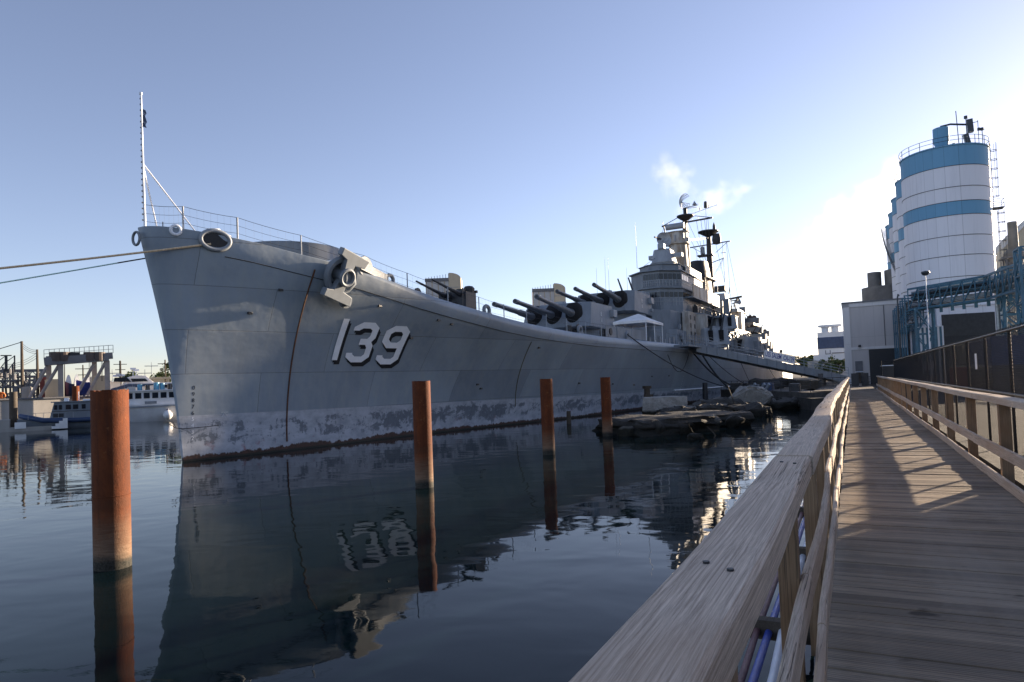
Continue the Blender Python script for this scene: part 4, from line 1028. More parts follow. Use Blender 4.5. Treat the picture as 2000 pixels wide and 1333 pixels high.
# a second chock rope around the stem at the water
p0 = ship_pt(-.45,.3,1.78)
rope_thing([ship_pt(1.3,-.95,1.66), ship_pt(.5,-.62,1.62), ship_pt(-.2,-.25,1.6), ship_pt(-.35,0,1.66), ship_pt(-.62,.05,1.85), ship_pt(-.5,-.05,1.95), ship_pt(-.35,0,1.7)], .02, 'darkrope', 'thin rope looped round the stem just above the pale band')
# ---- gangway with banner
g0 = ship_pt(56,-11.3,6.75); g1 = Vector(uv(95,-1.0)).to_3d(); g1.z = 2.45
gd = (g1-g0); GL = gd.length; gx = Vector((gd.x,gd.y,0)).normalized(); gn = Vector((gx.y,-gx.x,0))   # gn points to the camera side
gw = thing('gangway', 'long grey sloping gangway from the shore up to the cruiser deck', 'gangway', tuple(g1))
def GP(t, side, dz): return g0 + gd*t + gn*side + Vector((0,0,dz)) - g1
n = 16
for side, nm in ((.75,'side_plate'),(-.75,'side_plate')):
    b = MB()
    for i in range(n):
        sg = .06*math.sin(i*1.7); b.bar(GP(i/n,side,-.35+sg*0), GP((i+1)/n,side,-.35), .05, .85)
        b.bar(GP(i/n,side+.04,-.78), GP(i/n,side+.04,.08), .06)
    b.build(nm, M['grey'], gw)
b = MB(); b.bar(GP(0,0,-.05), GP(1,0,-.05), 1.5, .06); b.build('walkway_deck', M['deck'], gw)
for side in (.75,-.75):
    b = MB()
    for dz in (.45,.8,1.15): b.tube([GP(0,side,dz),GP(1,side,dz)], .025, 6)
    b.build('handrail', M['grey2'], gw)
    for i in range(n+1): MB().tube([GP(i/n,side,0),GP(i/n,side,1.15)], .022, 6).build('rail_post', M['grey2'], gw)
b = MB()
pl = ship_pt(52,-11.8,6.55)-g1
b2 = MB(FS); b2.box(50,60,-12.4,-10.8,6.4,6.6)
for s in range(50,61,1): b2.bar((s,-12.4,6.5),(s,-12.4,7.6),.04)
b2.bar((50,-12.4,7.6),(60,-12.4,7.6),.05).bar((50,-12.4,7.1),(60,-12.4,7.1),.04)
b2.M = None; b2.v = [tuple(Vector(v)-g1) for v in b2.v]; b2.build('landing', M['grey'], gw)
# banner hangs on the camera side rail
bn_t0, bn_t1 = .42, .62
bu = gd.normalized(); c = g0 + gd*((bn_t0+bn_t1)/2) + gn*.83 + Vector((0,0,.62))
zax = gn; up = (Vector((0,0,1)) - bu*bu.z).normalized(); zax = bu.cross(up)
BM = Matrix((bu, up, zax)).transposed().to_4x4(); BM.translation = c
BLn = GL*(bn_t1-bn_t0)
ban = thing('name_banner', 'white banner with blue capital lettering hung along the gangway rail', 'banner', tuple(c))
b = MB(BM); b.box(-BLn/2,BLn/2,-.46,.46,-.01,.01); b.v = [tuple(Vector(v)-c) for v in b.v]; b.build('cloth', M['white'], ban)
v, f = text_mesh('USS SALEM  CA-139', .80, .003, bold=.012)
xs = [q[0] for q in v]; k = (BLn*.94)/(max(xs)-min(xs)); v = [(q[0]*k, q[1], q[2]) for q in v]
b = MB(BM @ Matrix.Translation((0,0,.016))).add(v, f); b.v = [tuple(Vector(q)-c) for q in b.v]; b.build('lettering', worn('blue_lettering', (.03,.05,.28), .5, bump=0), ban)
# ---- steel piles
def pile(x, y, h, r_, label, seed, lean=(0,0)):
    t = thing('steel_pile', label, 'pile', (x,y,0), F0, group='rusty steel piles standing in the water')
    b = MB(); n = 40; rng = random.Random(seed); top = [h + (-.025 if rng.random() < .2 else 0) + rng.uniform(-.006,.006) for k in range(n)]
    prof = [-1.5,-.5,0,.3,.6,1.0,1.5,2,2.6]; vs_ = []; fs = []
    for z in prof:
        for k in range(n):
            a = 2*math.pi*k/n; rr = r_*(1+.004*rng.uniform(-1,1)); vs_.append((rr*math.cos(a)+lean[0]*z, rr*math.sin(a)+lean[1]*z, z))
    for k in range(n):
        a = 2*math.pi*k/n; vs_.append((r_*math.cos(a)+lean[0]*h, r_*math.sin(a)+lean[1]*h, top[k]))
    for k in range(n):
        a = 2*math.pi*k/n; vs_.append(((r_-.02)*math.cos(a)+lean[0]*h, (r_-.02)*math.sin(a)+lean[1]*h, top[k]))
    for k in range(n):
        a = 2*math.pi*k/n; vs_.append(((r_-.02)*math.cos(a), (r_-.02)*math.sin(a), h-1.2))
    m = len(prof)+3
    for i in range(m-1):
        for k in range(n): fs.append((i*n+k,i*n+(k+1)%n,(i+1)*n+(k+1)%n,(i+1)*n+k))
    fs.append(tuple(range((m-1)*n, m*n)))
    MB().add(vs_, fs).build('steel_tube', M['rust'], t, smooth=True, angle=50)
    b = MB(); b.ring((0,0,1.34), (r_+.004,0,0), (0,r_+.004,0), .007, 40, 6); b.build('weld_seam', M['rust'], t)
pile(-7.58, 12.83, 3.30, .315, 'thick rusty orange steel pile nearest the camera, on the far left', 1)
pile(-2.89, 21.53, 3.33, .285, 'rusty steel pile in front of the hull below the white hull number', 2)
pile(1.46, 29.93, 3.30, .275, 'third rusty steel pile from the left, two small holes near its top', 3)
pile(5.24, 38.66, 3.32, .285, 'dark rusty steel pile farthest from the camera, next to the flat rock', 4)
def timber_pile(x, y, h, r_, label, tilt=(.02,0)):
    b = MB(Matrix.Translation((x,y,0))).tube([(0,0,-1.2),(tilt[0]*h*.5,0,h*.5),(tilt[0]*h,tilt[1],h)], [r_*1.05,r_,r_*.9], 12)
    return b
b = timber_pile(4.1, 51.5, .95, .17, ''); put(b, 'timber_stump', M['beam'], 'short dark timber stump at the waterline of the hull between two steel piles', 'timber pile', 'old timber piles')
b = timber_pile(12.4, 63.5, 2.35, .30, ''); b.M = None; b.box(12.15,12.95,63.2,63.8,1.2,1.7); b.cyl((12.45,63.5), .42, 2.25, 2.5, 12); put(b, 'mooring_bollard', M['beam'], 'dark knobby mooring post standing behind the pale stone block', 'mooring post', smooth=False)
b = timber_pile(20.8, 74.2, 2.5, .30, ''); put(b, 'timber_pile', M['black'], 'dark vertical timber pile against the hull where the dark rope lands', 'timber pile', 'old timber piles')

# ---- rocks
def rock(name, c, size, mat, label, cat='rock', seed=0, rot=0, blocky=.35, group=None, sub=4, rough=.13):
    from mathutils import noise
    bm = bmesh.new(); bmesh.ops.create_cube(bm, size=2)
    bmesh.ops.subdivide_edges(bm, edges=bm.edges, cuts=2**sub//2, use_grid_fill=True)
    off = Vector((seed*7.3, seed*3.1, seed*1.7))
    for v in bm.verts:
        p = v.co.copy(); s = p.normalized(); q = s.lerp(p, blocky) if blocky < 1 else p
        d = noise.noise(q*1.1+off)*rough*2 + noise.noise(q*2.7+off)*rough + noise.noise(q*6+off)*rough*.35 + noise.noise(q*14+off)*rough*.16
        q = q*(1+d); v.co = Vector((q.x*size[0]/2, q.y*size[1]/2, q.z*size[2]/2+size[2]*.35))
    me = bpy.data.meshes.new(name); bm.to_mesh(me); bm.free(); me.materials.append(mat)
    for p in me.polygons: p.use_smooth = False
    o = bpy.data.objects.new(name, me); col.objects.link(o); o.matrix_world = Matrix.Translation(c) @ Matrix.Rotation(rot,4,'Z')
    return tag(o, label, cat, group)
def angular_rock(c, size, mat, label, group, seed, rot):
    from mathutils import noise
    rg = random.Random(seed); bm = bmesh.new()
    for k in range(16):
        p = Vector((rg.gauss(0,1), rg.gauss(0,1), rg.gauss(0,1))).normalized(); p = Vector([max(-.72, min(.72, q)) for q in p])
        bm.verts.new((p.x*size[0]*.7, p.y*size[1]*.7, p.z*size[2]*.7+size[2]*.25))
    r_ = bmesh.ops.convex_hull(bm, input=bm.verts); bmesh.ops.delete(bm, geom=[g for g in r_['geom_interior'] if isinstance(g, bmesh.types.BMVert)], context='VERTS')
    bmesh.ops.bevel(bm, geom=list(bm.edges), offset=min(size)*.05, segments=2, affect='EDGES')
    bmesh.ops.triangulate(bm, faces=bm.faces); bmesh.ops.subdivide_edges(bm, edges=[e for e in bm.edges if e.calc_length() > min(size)*.22], cuts=2)
    for v in bm.verts: v.co += Vector((noise.noise(v.co*2.2+Vector((seed,0,0))), noise.noise(v.co*2.2+Vector((0,seed,0))), noise.noise(v.co*2.2+Vector((0,0,seed)))))*min(size)*.10
    me = bpy.data.meshes.new('shore_rock'); bm.to_mesh(me); bm.free(); me.materials.append(mat)
    o = bpy.data.objects.new('shore_rock', me); col.objects.link(o); o.matrix_world = Matrix.Translation(c) @ Matrix.Rotation(rot,4,'Z') @ Matrix.Rotation(rg.uniform(-.3,.3),4,'X')
    return tag(o, label, 'rock', None, None) if not group else tag(o, label, 'rock', group)
rock('rock_slab', (8.6,41.2,-.25), (5.6,6.0,1.35), M['rock'], 'flat dark rock slab lying low in the water in front of the pale block', 'rock', 3, R(20), .8)
rock('rock_slab', (12.2,44.6,-.3), (4.6,4.5,1.3), M['rock'], 'flat dark slab partly sunk, joined to the right end of the front slab', 'rock', 5, R(10), .75)
rock('stone_block', (12.7,57.3,-.05), (3.6,2.6,1.95), M['granite'], 'big pale squared stone block on the rocks beside the steel piles', 'stone block', 8, R(-18), .86, rough=.05)
bo = angular_rock((21.4,62.0,.25), (3.2,3.0,2.5), M['granite'], 'large pale peaked boulder at the tip of the rocks in front of the pier', None, 31, R(15)); bo.name = 'boulder'; bo['category'] = 'boulder'
G2 = 'dark rocks heaped along the shore'
rr = random.Random(5); made = 0
spots = []
for q in range(46):
    t = rr.random(); 
    if q < 20: x = 11.5+rr.random()*8; y = 50+rr.random()*12 + (x-11)*.3
    else: x = 19+rr.random()*8.5; y = 61+rr.random()*9
    spots.append((x, y, rr.uniform(.8,2.3)))
spots += [(14.5,50.5,2.4),(17,56,2.6),(15.5,53.5,2.2),(22.5,62.5,2.2),(24.2,61,1.8),(25.5,63.5,2.0)]
lab = ['dark wet rock of the shore heap between the pale block and the boulder', 'dark wet rock of the shore heap at the foot of the concrete pier']
for i, (x,y,s) in enumerate(spots):
    if i in (): continue
    angular_rock((x,y,-.12*s+.12), (s*1.15,s,s*.72), M['rock'] if i % 4 else M['rock2'], lab[1] if x > 19.6 else lab[0], G2 if x <= 19.6 else G2+' at the pier', 20+i, rr.uniform(0,3))
for i, (x,y,s) in enumerate(((6.2,38.2,.9),(7.6,38.0,1.3),(9.6,38.4,1.0),(11.4,40.2,1.4),(13.4,41.8,1.1),(10.6,42.6,1.2),(8.0,43.6,1.5),(12.0,47.2,1.6),(14.2,46.0,1.2),(9.9,46.6,1.3))):
    angular_rock((x,y,.05), (s*1.1,s,s*.8), M['rock'] if i % 3 else M['rock2'], 'dark broken rock at the edge of the flat slabs in the water', 'broken rocks round the flat slabs', 120+i, i*1.1)
rock('small_rock', (9.1,34.6,-.05), (.8,.55,.42), M['rock'], 'small dark rock just breaking the water in front of the slab', 'rock', 77, .4, .4, sub=3)
b = MB(Matrix.Translation((10.1,34.9,0))).tube([(0,0,-.1),(.12,0,.12),(.02,0,.28),(-.28,.05,.60)], [.035,.035,.03,.015], 6); put(b, 'driftwood_branch', M['beam'], 'bent dark branch sticking out of the water beside the small rock', 'branch')
# ---- low concrete pier and clutter near the gangway foot
b = MB(FW); b.prism([(64,3.4),(90,15.2),(92,12.5),(67,1.6)], -1, 1.45); 
put(b, 'concrete_pier', M['pierc'], 'low stained concrete pier reaching from the shore toward the cruiser hull', 'pier', smooth=False)
rr = random.Random(9)
rail = thing('pier_railing', 'thin metal railing along the edge of the low concrete pier', 'railing', (64,3.3,1.45), FW)
b = MB()
pa, pb = Vector((0,0,0)), Vector((26,11.8,0))
for dz in (.55,1.05): b.tube([pa+Vector((0,0,dz)), pb+Vector((0,0,dz))], .025, 6)
b.build('rail', M['dark'], rail)
for k in range(13): p = pa.lerp(pb, k/12); MB().tube([p, p+Vector((0,0,1.08))], .025, 6).build('rail_post', M['dark'], rail)
for i, (u, y, sx, sy, sz, mt, lb) in enumerate(((70,4.6,2.2,.9,.7,'dark','long low dark crate on the pier nearest the boardwalk'),(75,7.5,2.0,1.0,.8,'navy','dark blue crate on the low pier behind the boulder'),(80,9.6,2.6,1.0,.55,'grey2','pale grey flat crate in the middle of the low pier'),(85,12,1.8,1.2,.8,'dark','dark squat crate on the low pier near the hull end'))):
    b = MB(FW); b.box(u,u+sx,y,y+sy,1.46,1.46+sz); b.box(u+.1,u+sx-.1,y-.03,y,1.5,1.46+sz*.6); put(b, 'deck_crate', M[mt], lb, 'crate', 'crates on the low pier', False)
for i, (u,y) in enumerate(((72,7.9),(74.5,8.6),(77,9.8))):
    b = MB(FW); b.bar((u,y,1.46),(u-.6,y-.5,2.2),.12,.3); b.bar((u+.5,y,1.46),(u-.1,y-.5,2.2),.12,.3)
    put(b, 'trestle_board', M['grey2'], ('tilted pale board leaning on the low pier, nearest the boardwalk','middle tilted pale board leaning on the low pier','tilted pale board leaning on the low pier, nearest the hull')[i], 'board', 'tilted boards on the pier', False)
# landing stage with posts and railing at the boardwalk's far end
ls = thing('landing_stage', 'timber landing stage at the gangway foot with dark posts and railing', 'landing stage', (66,0,1.0), FW)
b = MB(); b.box(0,34,-1.74,3.2,.3,.50); b.box(20,34,3.2,5.5,.3,1.2); b.build('platform', M['beam'], ls)
for k in range(8): MB().box(3+k*4,3.25+k*4,3.1,3.3,-2,.4).build('platform_post', M['beam'], ls)
b = MB()
for dz in (.6,1.0,1.5): b.tube([(12,3.2,.5+dz*.0+dz),(33,3.2,.5+dz)], .03, 6)
b.build('stage_rail', M['dark'], ls)
for k in range(10): MB().tube([(12+k*2.3,3.2,.5),(12+k*2.3,3.2,2.0)], .035, 6).build('stage_rail_post', M['dark'], ls)
b = MB(); 
for dz in (.9,1.5): b.tube([(18,3.2,dz),(18,-1.9,dz)], .03, 6)
for k in range(5): b.tube([(18,3.2-k*1.2,.5),(18,3.2-k*1.2,1.55)], .03, 6)
b.build('end_rail', M['dark'], ls)
b = MB(FW); b.box(69,74,-1.5,.2,1.5,1.52); b.box(70,70.4,-1.4,-.2,1.5,2.4)
bd = thing('gate_booth', 'dark plywood box with a pale lid at the far end of the fence', 'utility box', (63.5,-3.3,1.0), FW)
MB().box(0,2.6,-.2,1.1,0,2.45).build('body', M['dark'], bd); MB().box(-.05,2.65,-.25,1.15,2.45,2.52).build('lid', M['letter'], bd)
for k,(u,y) in enumerate(((82,-.2),(84,-1.2))):
    b = MB(FW); b.box(u,u+.3,y-.35,y+.35,1.5,2.9); b.box(u-.02,u,y-.2,y+.2,2.2,2.8); put(b, 'electric_cabinet', M['dark'], ('dark electric cabinet at the boardwalk end, left of the pair','dark electric cabinet at the boardwalk end, right of the pair')[k], 'cabinet', 'cabinets at the boardwalk end', False)
# ================================================================ THE MARINA ON THE LEFT (frame FL: x across, y away)
def D0(px, py, D):      # local point of frame FL seen at a pixel, at depth D
    d = _f + _r*((px-1000)/FPX) - _u*((py-707.5)/FPX); l = FL.inverted().to_3x3() @ d; o = Vector((0,0,HC)); return o + l*(D/l.y)
def lx(px, D): return D0(px, 780, D).x
def lz(px, py, D): return D0(px, py, D).z
# concrete barge / floating quay
def span(b, px0, px1, py0, py1, D, th):
    b.box(lx(px0,D), lx(px1,D), D, D+th, lz((px0+px1)/2,py1,D), lz((px0+px1)/2,py0,D)); return b
D = 108
bg = thing('concrete_wharf', 'long pale concrete wharf behind the patrol boat on the left', 'wharf', (lx(90,D),D,0), FL, R(16)); ox = lx(90,D)
b = MB(); b.box(-30,12.0,0,14,1.0,3.55); b.v = b.v; b.build('wharf_wall', M['concrete'], bg)
MB().box(-30,12.2,-.25,14,3.55,3.75).build('coping', M['steelroof'], bg)
for k in range(9): MB().cyl((-26+k*4.4,1.0), .35, -1.5, 1.0, 10).build('wharf_pile', M['beam'], bg, smooth=True)
def obj_box(name, mat, px0, px1, py0, py1, D, th, label, cat, group=None, z0=None):
    t0, t1 = lx(px0,D), lx(px1,D); za = lz((px0+px1)/2,py1,D) if z0 is None else z0; zb = lz((px0+px1)/2,py0,D)
    b = MB().box(t0,t1,D,D+th,za,zb); b.box(t0+.1,t1-.1,D+.1,D+th-.1,zb,zb+.08)
    for i in range(1,4): b.box(t0+(t1-t0)*i/4-.03,t0+(t1-t0)*i/4+.03,D-.03,D,za+.1,zb-.1)
    return put(b, name, mat, label, cat, group, False, FL)
Gc = 'shipping containers on the wharf'
obj_box('container', M['beige'], 88, 123, 742, 778, 112, 6, 'beige container on the wharf between the gantry legs', 'container', Gc, 3.76)
obj_box('container', M['beige'], 180, 212, 735, 776, 112, 7, 'beige container under the right end of the gantry', 'container', Gc, 3.76)
obj_box('storage_cabinet', M['concrete'], 42, 62, 757, 778, 110, 1.5, 'pale storage cabinet standing on the wharf edge', 'cabinet', None, 3.76)
obj_box('container', M['red'], 78, 94, 738, 760, 118, 4, 'small dark red container behind the gantry legs', 'container', Gc, 3.76)
# gantry
D = 109; gt = thing('travelling_gantry', 'grey steel travelling gantry with four raked legs and winch drums on top', 'gantry crane', (lx(150,D),D,3.76), FL)
ox = lx(150,D)
def gp(px, py, dd=0): p = D0(px, py, D+dd); return Vector((p.x-ox, dd, p.z-3.76))
MB().bar(gp(86,707), gp(212,698), 1.2, 1.05).build('main_beam', M['steelroof'], gt)
MB().bar(gp(90,703,4)+Vector((0,0,0)), gp(220,695,4), .8, .9).build('main_beam', M['steelroof'], gt)
b = MB()
for k in range(15):
    q = gp(86,700).lerp(gp(221,690), k/14); b.bar(q, q+Vector((0,0,1.1)), .06)
b.bar(gp(86,700)+Vector((0,0,1.1)), gp(221,690)+Vector((0,0,1.1)), .06).bar(gp(86,700)+Vector((0,0,.55)), gp(221,690)+Vector((0,0,.55)), .05)
b.build('guard_rail', M['steelroof'], gt)
for px in (110,124,176,193):
    c = gp(px, 697); MB(Matrix.Translation(c)).box(-.55,.55,-.6,.6,-.3,.5).lathe([(0,-.6),(.78,-.6),(.78,.6),(0,.6)],(0,0,0),16).build('winch_drum', M['brown'], gt)
    m_ = None
MB(Matrix.Translation(gp(146,696))).box(-.6,.6,-.5,.5,-.3,.5).build('motor_box', M['dark'], gt)
for px, dd in ((95,5),(118,0),(184,5),(209,0)):
    t = gp(px,705,dd); bt = Vector((t.x, dd, 0)); MB().bar(t, bt, .62, .62).build('leg', M['taupe'], gt)
for (a, c) in (((94,712),(58,776)),((116,712),(77,778)),((183,712),(148,772)),((207,706),(170,776))):
    p = gp(*a); q = gp(*c); q.z = 0; MB().tube([p, q], .2, 8).build('raking_strut', M['taupe'], gt)
b = MB()
for px in (174,198): b.bar(gp(px,705), gp(px,745), .05).bar(gp(px+2,705), gp(px+2,745), .05)
b.build('hoist_cable', M['dark'], gt)
# patrol boat
D = 94
pb = thing('patrol_boat', 'grey patrol boat with a rigid collar, cabin windows and twin outboards', 'patrol boat', (lx(130,D),D,0), FL)
def boat_hull(L, B, H, z0=0, rake=.25, n=16, sheer=.25, bow=-1, tr=1.0):
    vs_ = []; fs = []
    for i in range(n+1):
        t = i/n; w = B/2*min(1, (t*2.4)**.7) * (1-.08*t); x = bow*(L/2 - t*L); hz = H*(1+sheer*(1-t)**2)
        for sd in (-1,1):
            for k, (wf, zf) in enumerate(((.0,-.35),(.62,-.1),(.86,.35),(1,1))):
                xs = x + bow*rake*L*.18*(zf)*max(0,1-t*2.2)
                vs_.append((xs, sd*w*wf, z0+zf*hz if zf > 0 else z0+zf))
    for i in range(n):
        for sd in range(2):
            for k in range(3):
                a = i*8+sd*4+k; fs.append((a,a+1,a+9,a+8))
        a = i*8+3; fs.append((a,a+4,a+12,a+8))
    fs.append(tuple([n*8+0,n*8+1,n*8+2,n*8+3,n*8+7,n*8+6,n*8+5,n*8+4]))
    return MB().add(vs_, fs)
boat_hull(8.6,2.6,1.0,0).build('boat_hull', M['grey'], pb, smooth=True, angle=40)
MB().tube([(4.0,-1.35,.95),(1,-1.42,.95),(-2.2,-1.3,1.05),(-3.9,-.6,1.5),(-4.3,0,1.65),(-3.9,.6,1.5),(-2.2,1.3,1.05),(1,1.42,.95),(4.0,1.35,.95)], .27, 10).build('collar', M['navy'], pb, smooth=True)
b = MB(); b.prism([(-1.7,-1.0),(2.9,-1.0),(2.9,1.0),(-1.7,1.0)], 1.0, 3.0, [(-1.2,-.95),(2.7,-.95),(2.7,.95),(-1.2,.95)]); cb = b.build('cabin', M['grey'], pb, bevel=.04)
MB().box(-1.5,3.0,-1.1,1.1,3.0,3.12).build('cabin_roof', M['grey'], pb)
for x, w2 in ((-1.2,.3),(-.75,.3),(-.1,.5),(.6,.5),(1.45,.38)): MB().box(x,x+w2,-1.03,-.96,2.2,2.72).build('window', M['glass'], cb)
MB().box(-1.45,2.8,-1.0,-.965,1.95,2.02).box(-1.3,-.3,-1.02,-.965,1.35,1.75).build('cabin_trim', M['dark'], cb)
MB().box(2.3,2.75,-1.03,-.96,1.3,2.7).build('cabin_door', M['glass'], cb)
for y in (-.45,.45): MB().box(4.2,4.7,y-.28,y+.28,.2,1.6).build('outboard_motor', M['dark'], pb, bevel=.1)
b = MB().tube([(0,-.3,3.1),(0,-.3,3.5)], .25, 12).tube([(1.2,.2,3.1),(1.2,.2,4.2)], .05, 6).box(1.6,2.5,-.5,.5,3.12,3.3); b.build('roof_gear', M['letter'], pb)
b = MB()
for k in range(7): b.bar((-3.6+k*.7,-1.15,1.2),(-3.6+k*.7,-1.15,1.9),.04)
b.bar((-3.6,-1.15,1.9),(.6,-1.15,1.9),.04); b.build('bow_rail', M['pipe'], pb)
# floating dock, steps, dark pile
put(MB().box(lx(-60,93),lx(100,93),92.4,95,-.1,.45).box(lx(-40,93),lx(18,93),92.6,94.5,.45,1.35), 'floating_dock', M['concrete'], 'low grey floating dock in the left corner below the wharf', 'floating dock', None, False, FL)
put(MB().box(lx(28,92.5),lx(50,92.5),92.3,92.7,.3,1.0), 'dock_board', M['white'], 'plain white board on the edge of the floating dock', 'board', None, False, FL)
b = MB(); x = lx(100,92)
for k in range(4): b.box(x+k*.35,x+1.5,91.6,92.6,.1+k*.28,.38+k*.28)
put(b, 'dock_steps', M['white'], 'small white boarding steps in front of the patrol boat', 'steps', None, False, FL)
x = lx(26,95); put(MB().cyl((x,95), .42, -1.5, 4.4, 14, .38), 'timber_pile', M['beam'], 'dark green timber pile beside the floating dock at the left edge', 'timber pile', 'old timber piles', True, FL)
x = lx(148,108); put(MB().cyl((x,107.4), .42, -1.5, 5.1, 14), 'steel_pile', M['rust'], 'small rusty pile standing behind the patrol boat', 'pile', None, True, FL)
b = MB().box(lx(-4,109),lx(6,109),107.4,107.7,3.5,4.4); b.ring((lx(2,107),107.2,4.1),(.4,0,0),(0,0,.4),.1,16,6); put(b, 'life_ring', M['orange'], 'orange life ring on the wharf at the left picture edge', 'life ring', None, False, FL)
# white cabin boat
D = 104
wb = thing('cabin_boat', 'white wooden cabin boat with a row of square windows and gear on its roof', 'motor boat', (lx(285,D),D,0), FL)
boat_hull(15,4.4,2.2,0,.3,18,.18).build('boat_hull', M['white'], wb, smooth=True, angle=40)
MB().box(-6.5,7.3,-2.26,-2.16,1.95,2.12).build('rub_rail', M['grey2'], wb)
b = MB(); b.prism([(-3.7,-1.7),(3.7,-1.7),(3.7,1.7),(-3.7,1.7)], 2.1, 4.05, [(-2.6,-1.65),(3.7,-1.65),(3.7,1.65),(-2.6,1.65)]); cb = b.build('cabin', M['white'], wb, bevel=.04)
MB().box(-2.9,5.6,-1.9,1.9,4.05,4.2).build('cabin_roof', M['white'], wb)
for k in range(6): MB().box(-2.4+k*1.0,-1.7+k*1.0,-1.74,-1.65,3.1,3.85).build('window', M['glass'], cb)
MB().box(-.3,1.1,-1.76,-1.68,2.35,2.7).build('name_board', M['grey'], cb)
MB().box(5.3,5.45,-1.7,1.7,2.0,4.05).build('aft_screen', M['orange'], wb)
for i, (x, mt, w2, h) in enumerate(((-1.7,'grey2',.9,.5),(-.7,'teal',.4,.8),(.2,'dark',.5,.7),(1.3,'teal',.5,1.0),(2.0,'teal',.4,.9),(2.9,'dark',.45,.8),(4.2,'letter',1.4,.6))):
    if mt == 'teal': b = MB().cyl((x,0), w2*.75, 4.2, 4.2+h, 12)
    else: b = MB().box(x-w2/2,x+w2/2,-.6,.4,4.2,4.2+h)
    b.build('roof_gear', M[mt], wb, bevel=.05 if mt != 'teal' else 0)
b = MB()
for k in range(10): b.bar((-2.6+k*.9,-1.8,4.2),(-2.6+k*.9,-1.8,5.0),.03)
b.bar((-2.6,-1.8,5.0),(5.5,-1.8,5.0),.03); b.build('roof_rail', M['pipe'], wb)
fd = thing('boat_fender', 'round white fender buoy hanging on the side of the cabin boat', 'fender', (lx(327,101.5),101.5,.2), FL)
MB(Matrix.Translation((0,0,.55))).lathe([(0,-.62),(.35,-.5),(.6,-.1),(.6,.2),(.3,.6),(0,.7)],(0,0,0),20).build('ball', M['white'], fd, smooth=True)
MB().lathe([(0,1.2),(.14,1.2),(.1,1.45),(0,1.45)],(0,0,0),10).build('cap', M['navy'], fd)
# big yacht behind
D = 122
yt = thing('motor_yacht', 'large white motor yacht with a sweeping upper deck and dark wheelhouse glass', 'yacht', (lx(290,D),D,0), FL)
def yp(px, py): p = D0(px, py, D); return (p.x-lx(290,D), p.z)
def profile(pts, y0, y1, name, mt, parent, bevel=.05):
    P = [yp(*q) for q in pts]; n = len(P)
    vs_ = [(x,y0,z) for x,z in P]+[(x,y1,z) for x,z in P]; fs = [tuple(range(n)), tuple(range(2*n-1,n-1,-1))]+[(i,(i+1)%n,n+(i+1)%n,n+i) for i in range(n)]
    return MB().add(vs_, fs).build(name, M[mt], parent, bevel=bevel)
profile([(214,762),(250,752),(268,748),(350,747),(352,812),(232,812)], 0, 5.5, 'yacht_hull', 'white', yt)
up = profile([(246,745),(253,736),(268,733),(286,734),(294,741),(303,748),(340,748),(345,752),(240,752)], .6, 4.8, 'upper_deck', 'white', yt)
profile([(222,746),(224,738),(248,737),(257,746)], .4, 3.6, 'wheelhouse_glass', 'glass', yt, 0)
profile([(256,740),(284,739.5),(290,745),(259,746)], .5, .62, 'window', 'glass', up, 0)
profile([(216,760),(250,750),(300,750),(300,752.5),(218,763)], -.1, .02, 'hull_stripe', 'navy', yt, 0)
b = MB()
for px, h in ((262,719),(268,722),(228,733),(234,731),(240,732)):
    x, z = yp(px, 736); x2, z2 = yp(px, h); b.bar((x,2,z),(x2,2,z2),.1); b.box(x2-.4,x2+.4,1.8,2.2,z2-.2,z2+.1)
b.build('mast_gear', M['letter'], yt)
yt2 = thing('motor_cruiser', 'cream and white motor cruiser behind the stem of the warship', 'motor boat', (lx(340,112),112,0), FL)
D = 112
def yp(px, py): p = D0(px, py, D); return (p.x-lx(340,D), p.z)
profile([(315,756),(322,748),(352,747),(352,812),(318,812)], 0, 4, 'boat_hull', 'white', yt2)
profile([(321,752),(336,751),(337,756),(322,758)], -.06, .1, 'window', 'glass', yt2, 0)
b = MB(); x, z = yp(337,748); b.bar((x,1,z),(x,1,z+1.8),.08); b.bar((x,1,z-2.3),(x-1.4,.9,z-3.4),.12); b.build('mast', M['letter'], yt2)
# boat sheds, blue hull, back buildings
def arch(px0, px1, py_top, D, L, label):
    x0, x1 = lx(px0,D), lx(px1,D); r_ = (x1-x0)/2; zt = lz((px0+px1)/2, py_top, D); zb = 1.0
    n = 14; vs_ = []; fs = []
    for i in range(n+1):
        a = math.pi*i/n; x = (x0+x1)/2 - r_*math.cos(a); z = zb + (zt-zb)*min(1, math.sin(a)**.7)
        vs_ += [(x,D,z),(x,D+L,z)]
    for i in range(n): fs.append((2*i,2*i+1,2*i+3,2*i+2))
    fs.append(tuple(2*i for i in range(n+1)))
    put(MB().add(vs_, fs), 'boat_shelter', M['white'], label, 'boat shelter', 'white arched boat shelters', True, FL, angle=30)
arch(126,143,732,128,10,'white arched boat shelter left of the small rusty pile'); arch(144,158,731,132,10,'white arched boat shelter right behind the small rusty pile'); arch(158,184,733,138,10,'white arched boat shelter left of the right container')
for i,(a_,b_,c_,d_,mt,lb) in enumerate(((128,146,756,776,'navy','dark blue boat hull propped ashore under the left shelter'),(150,178,752,778,'bluehose','bright blue boat hull ashore between the gantry legs'))):
    D = 120; x0, x1 = lx(a_,D), lx(b_,D); L = x1-x0
    o = boat_hull(L,2.2,1.6,4.0+.2*i,.3,12,.3); o.v = [(x+(x0+x1)/2,y+D,z) for x,y,z in o.v]; o.bar(((x0+x1)/2,D,3.7),((x0+x1)/2,D,4.2),.3)
    put(o, 'beached_boat', M[mt], lb, 'boat', 'boats stored ashore', True, FL)
D = 150
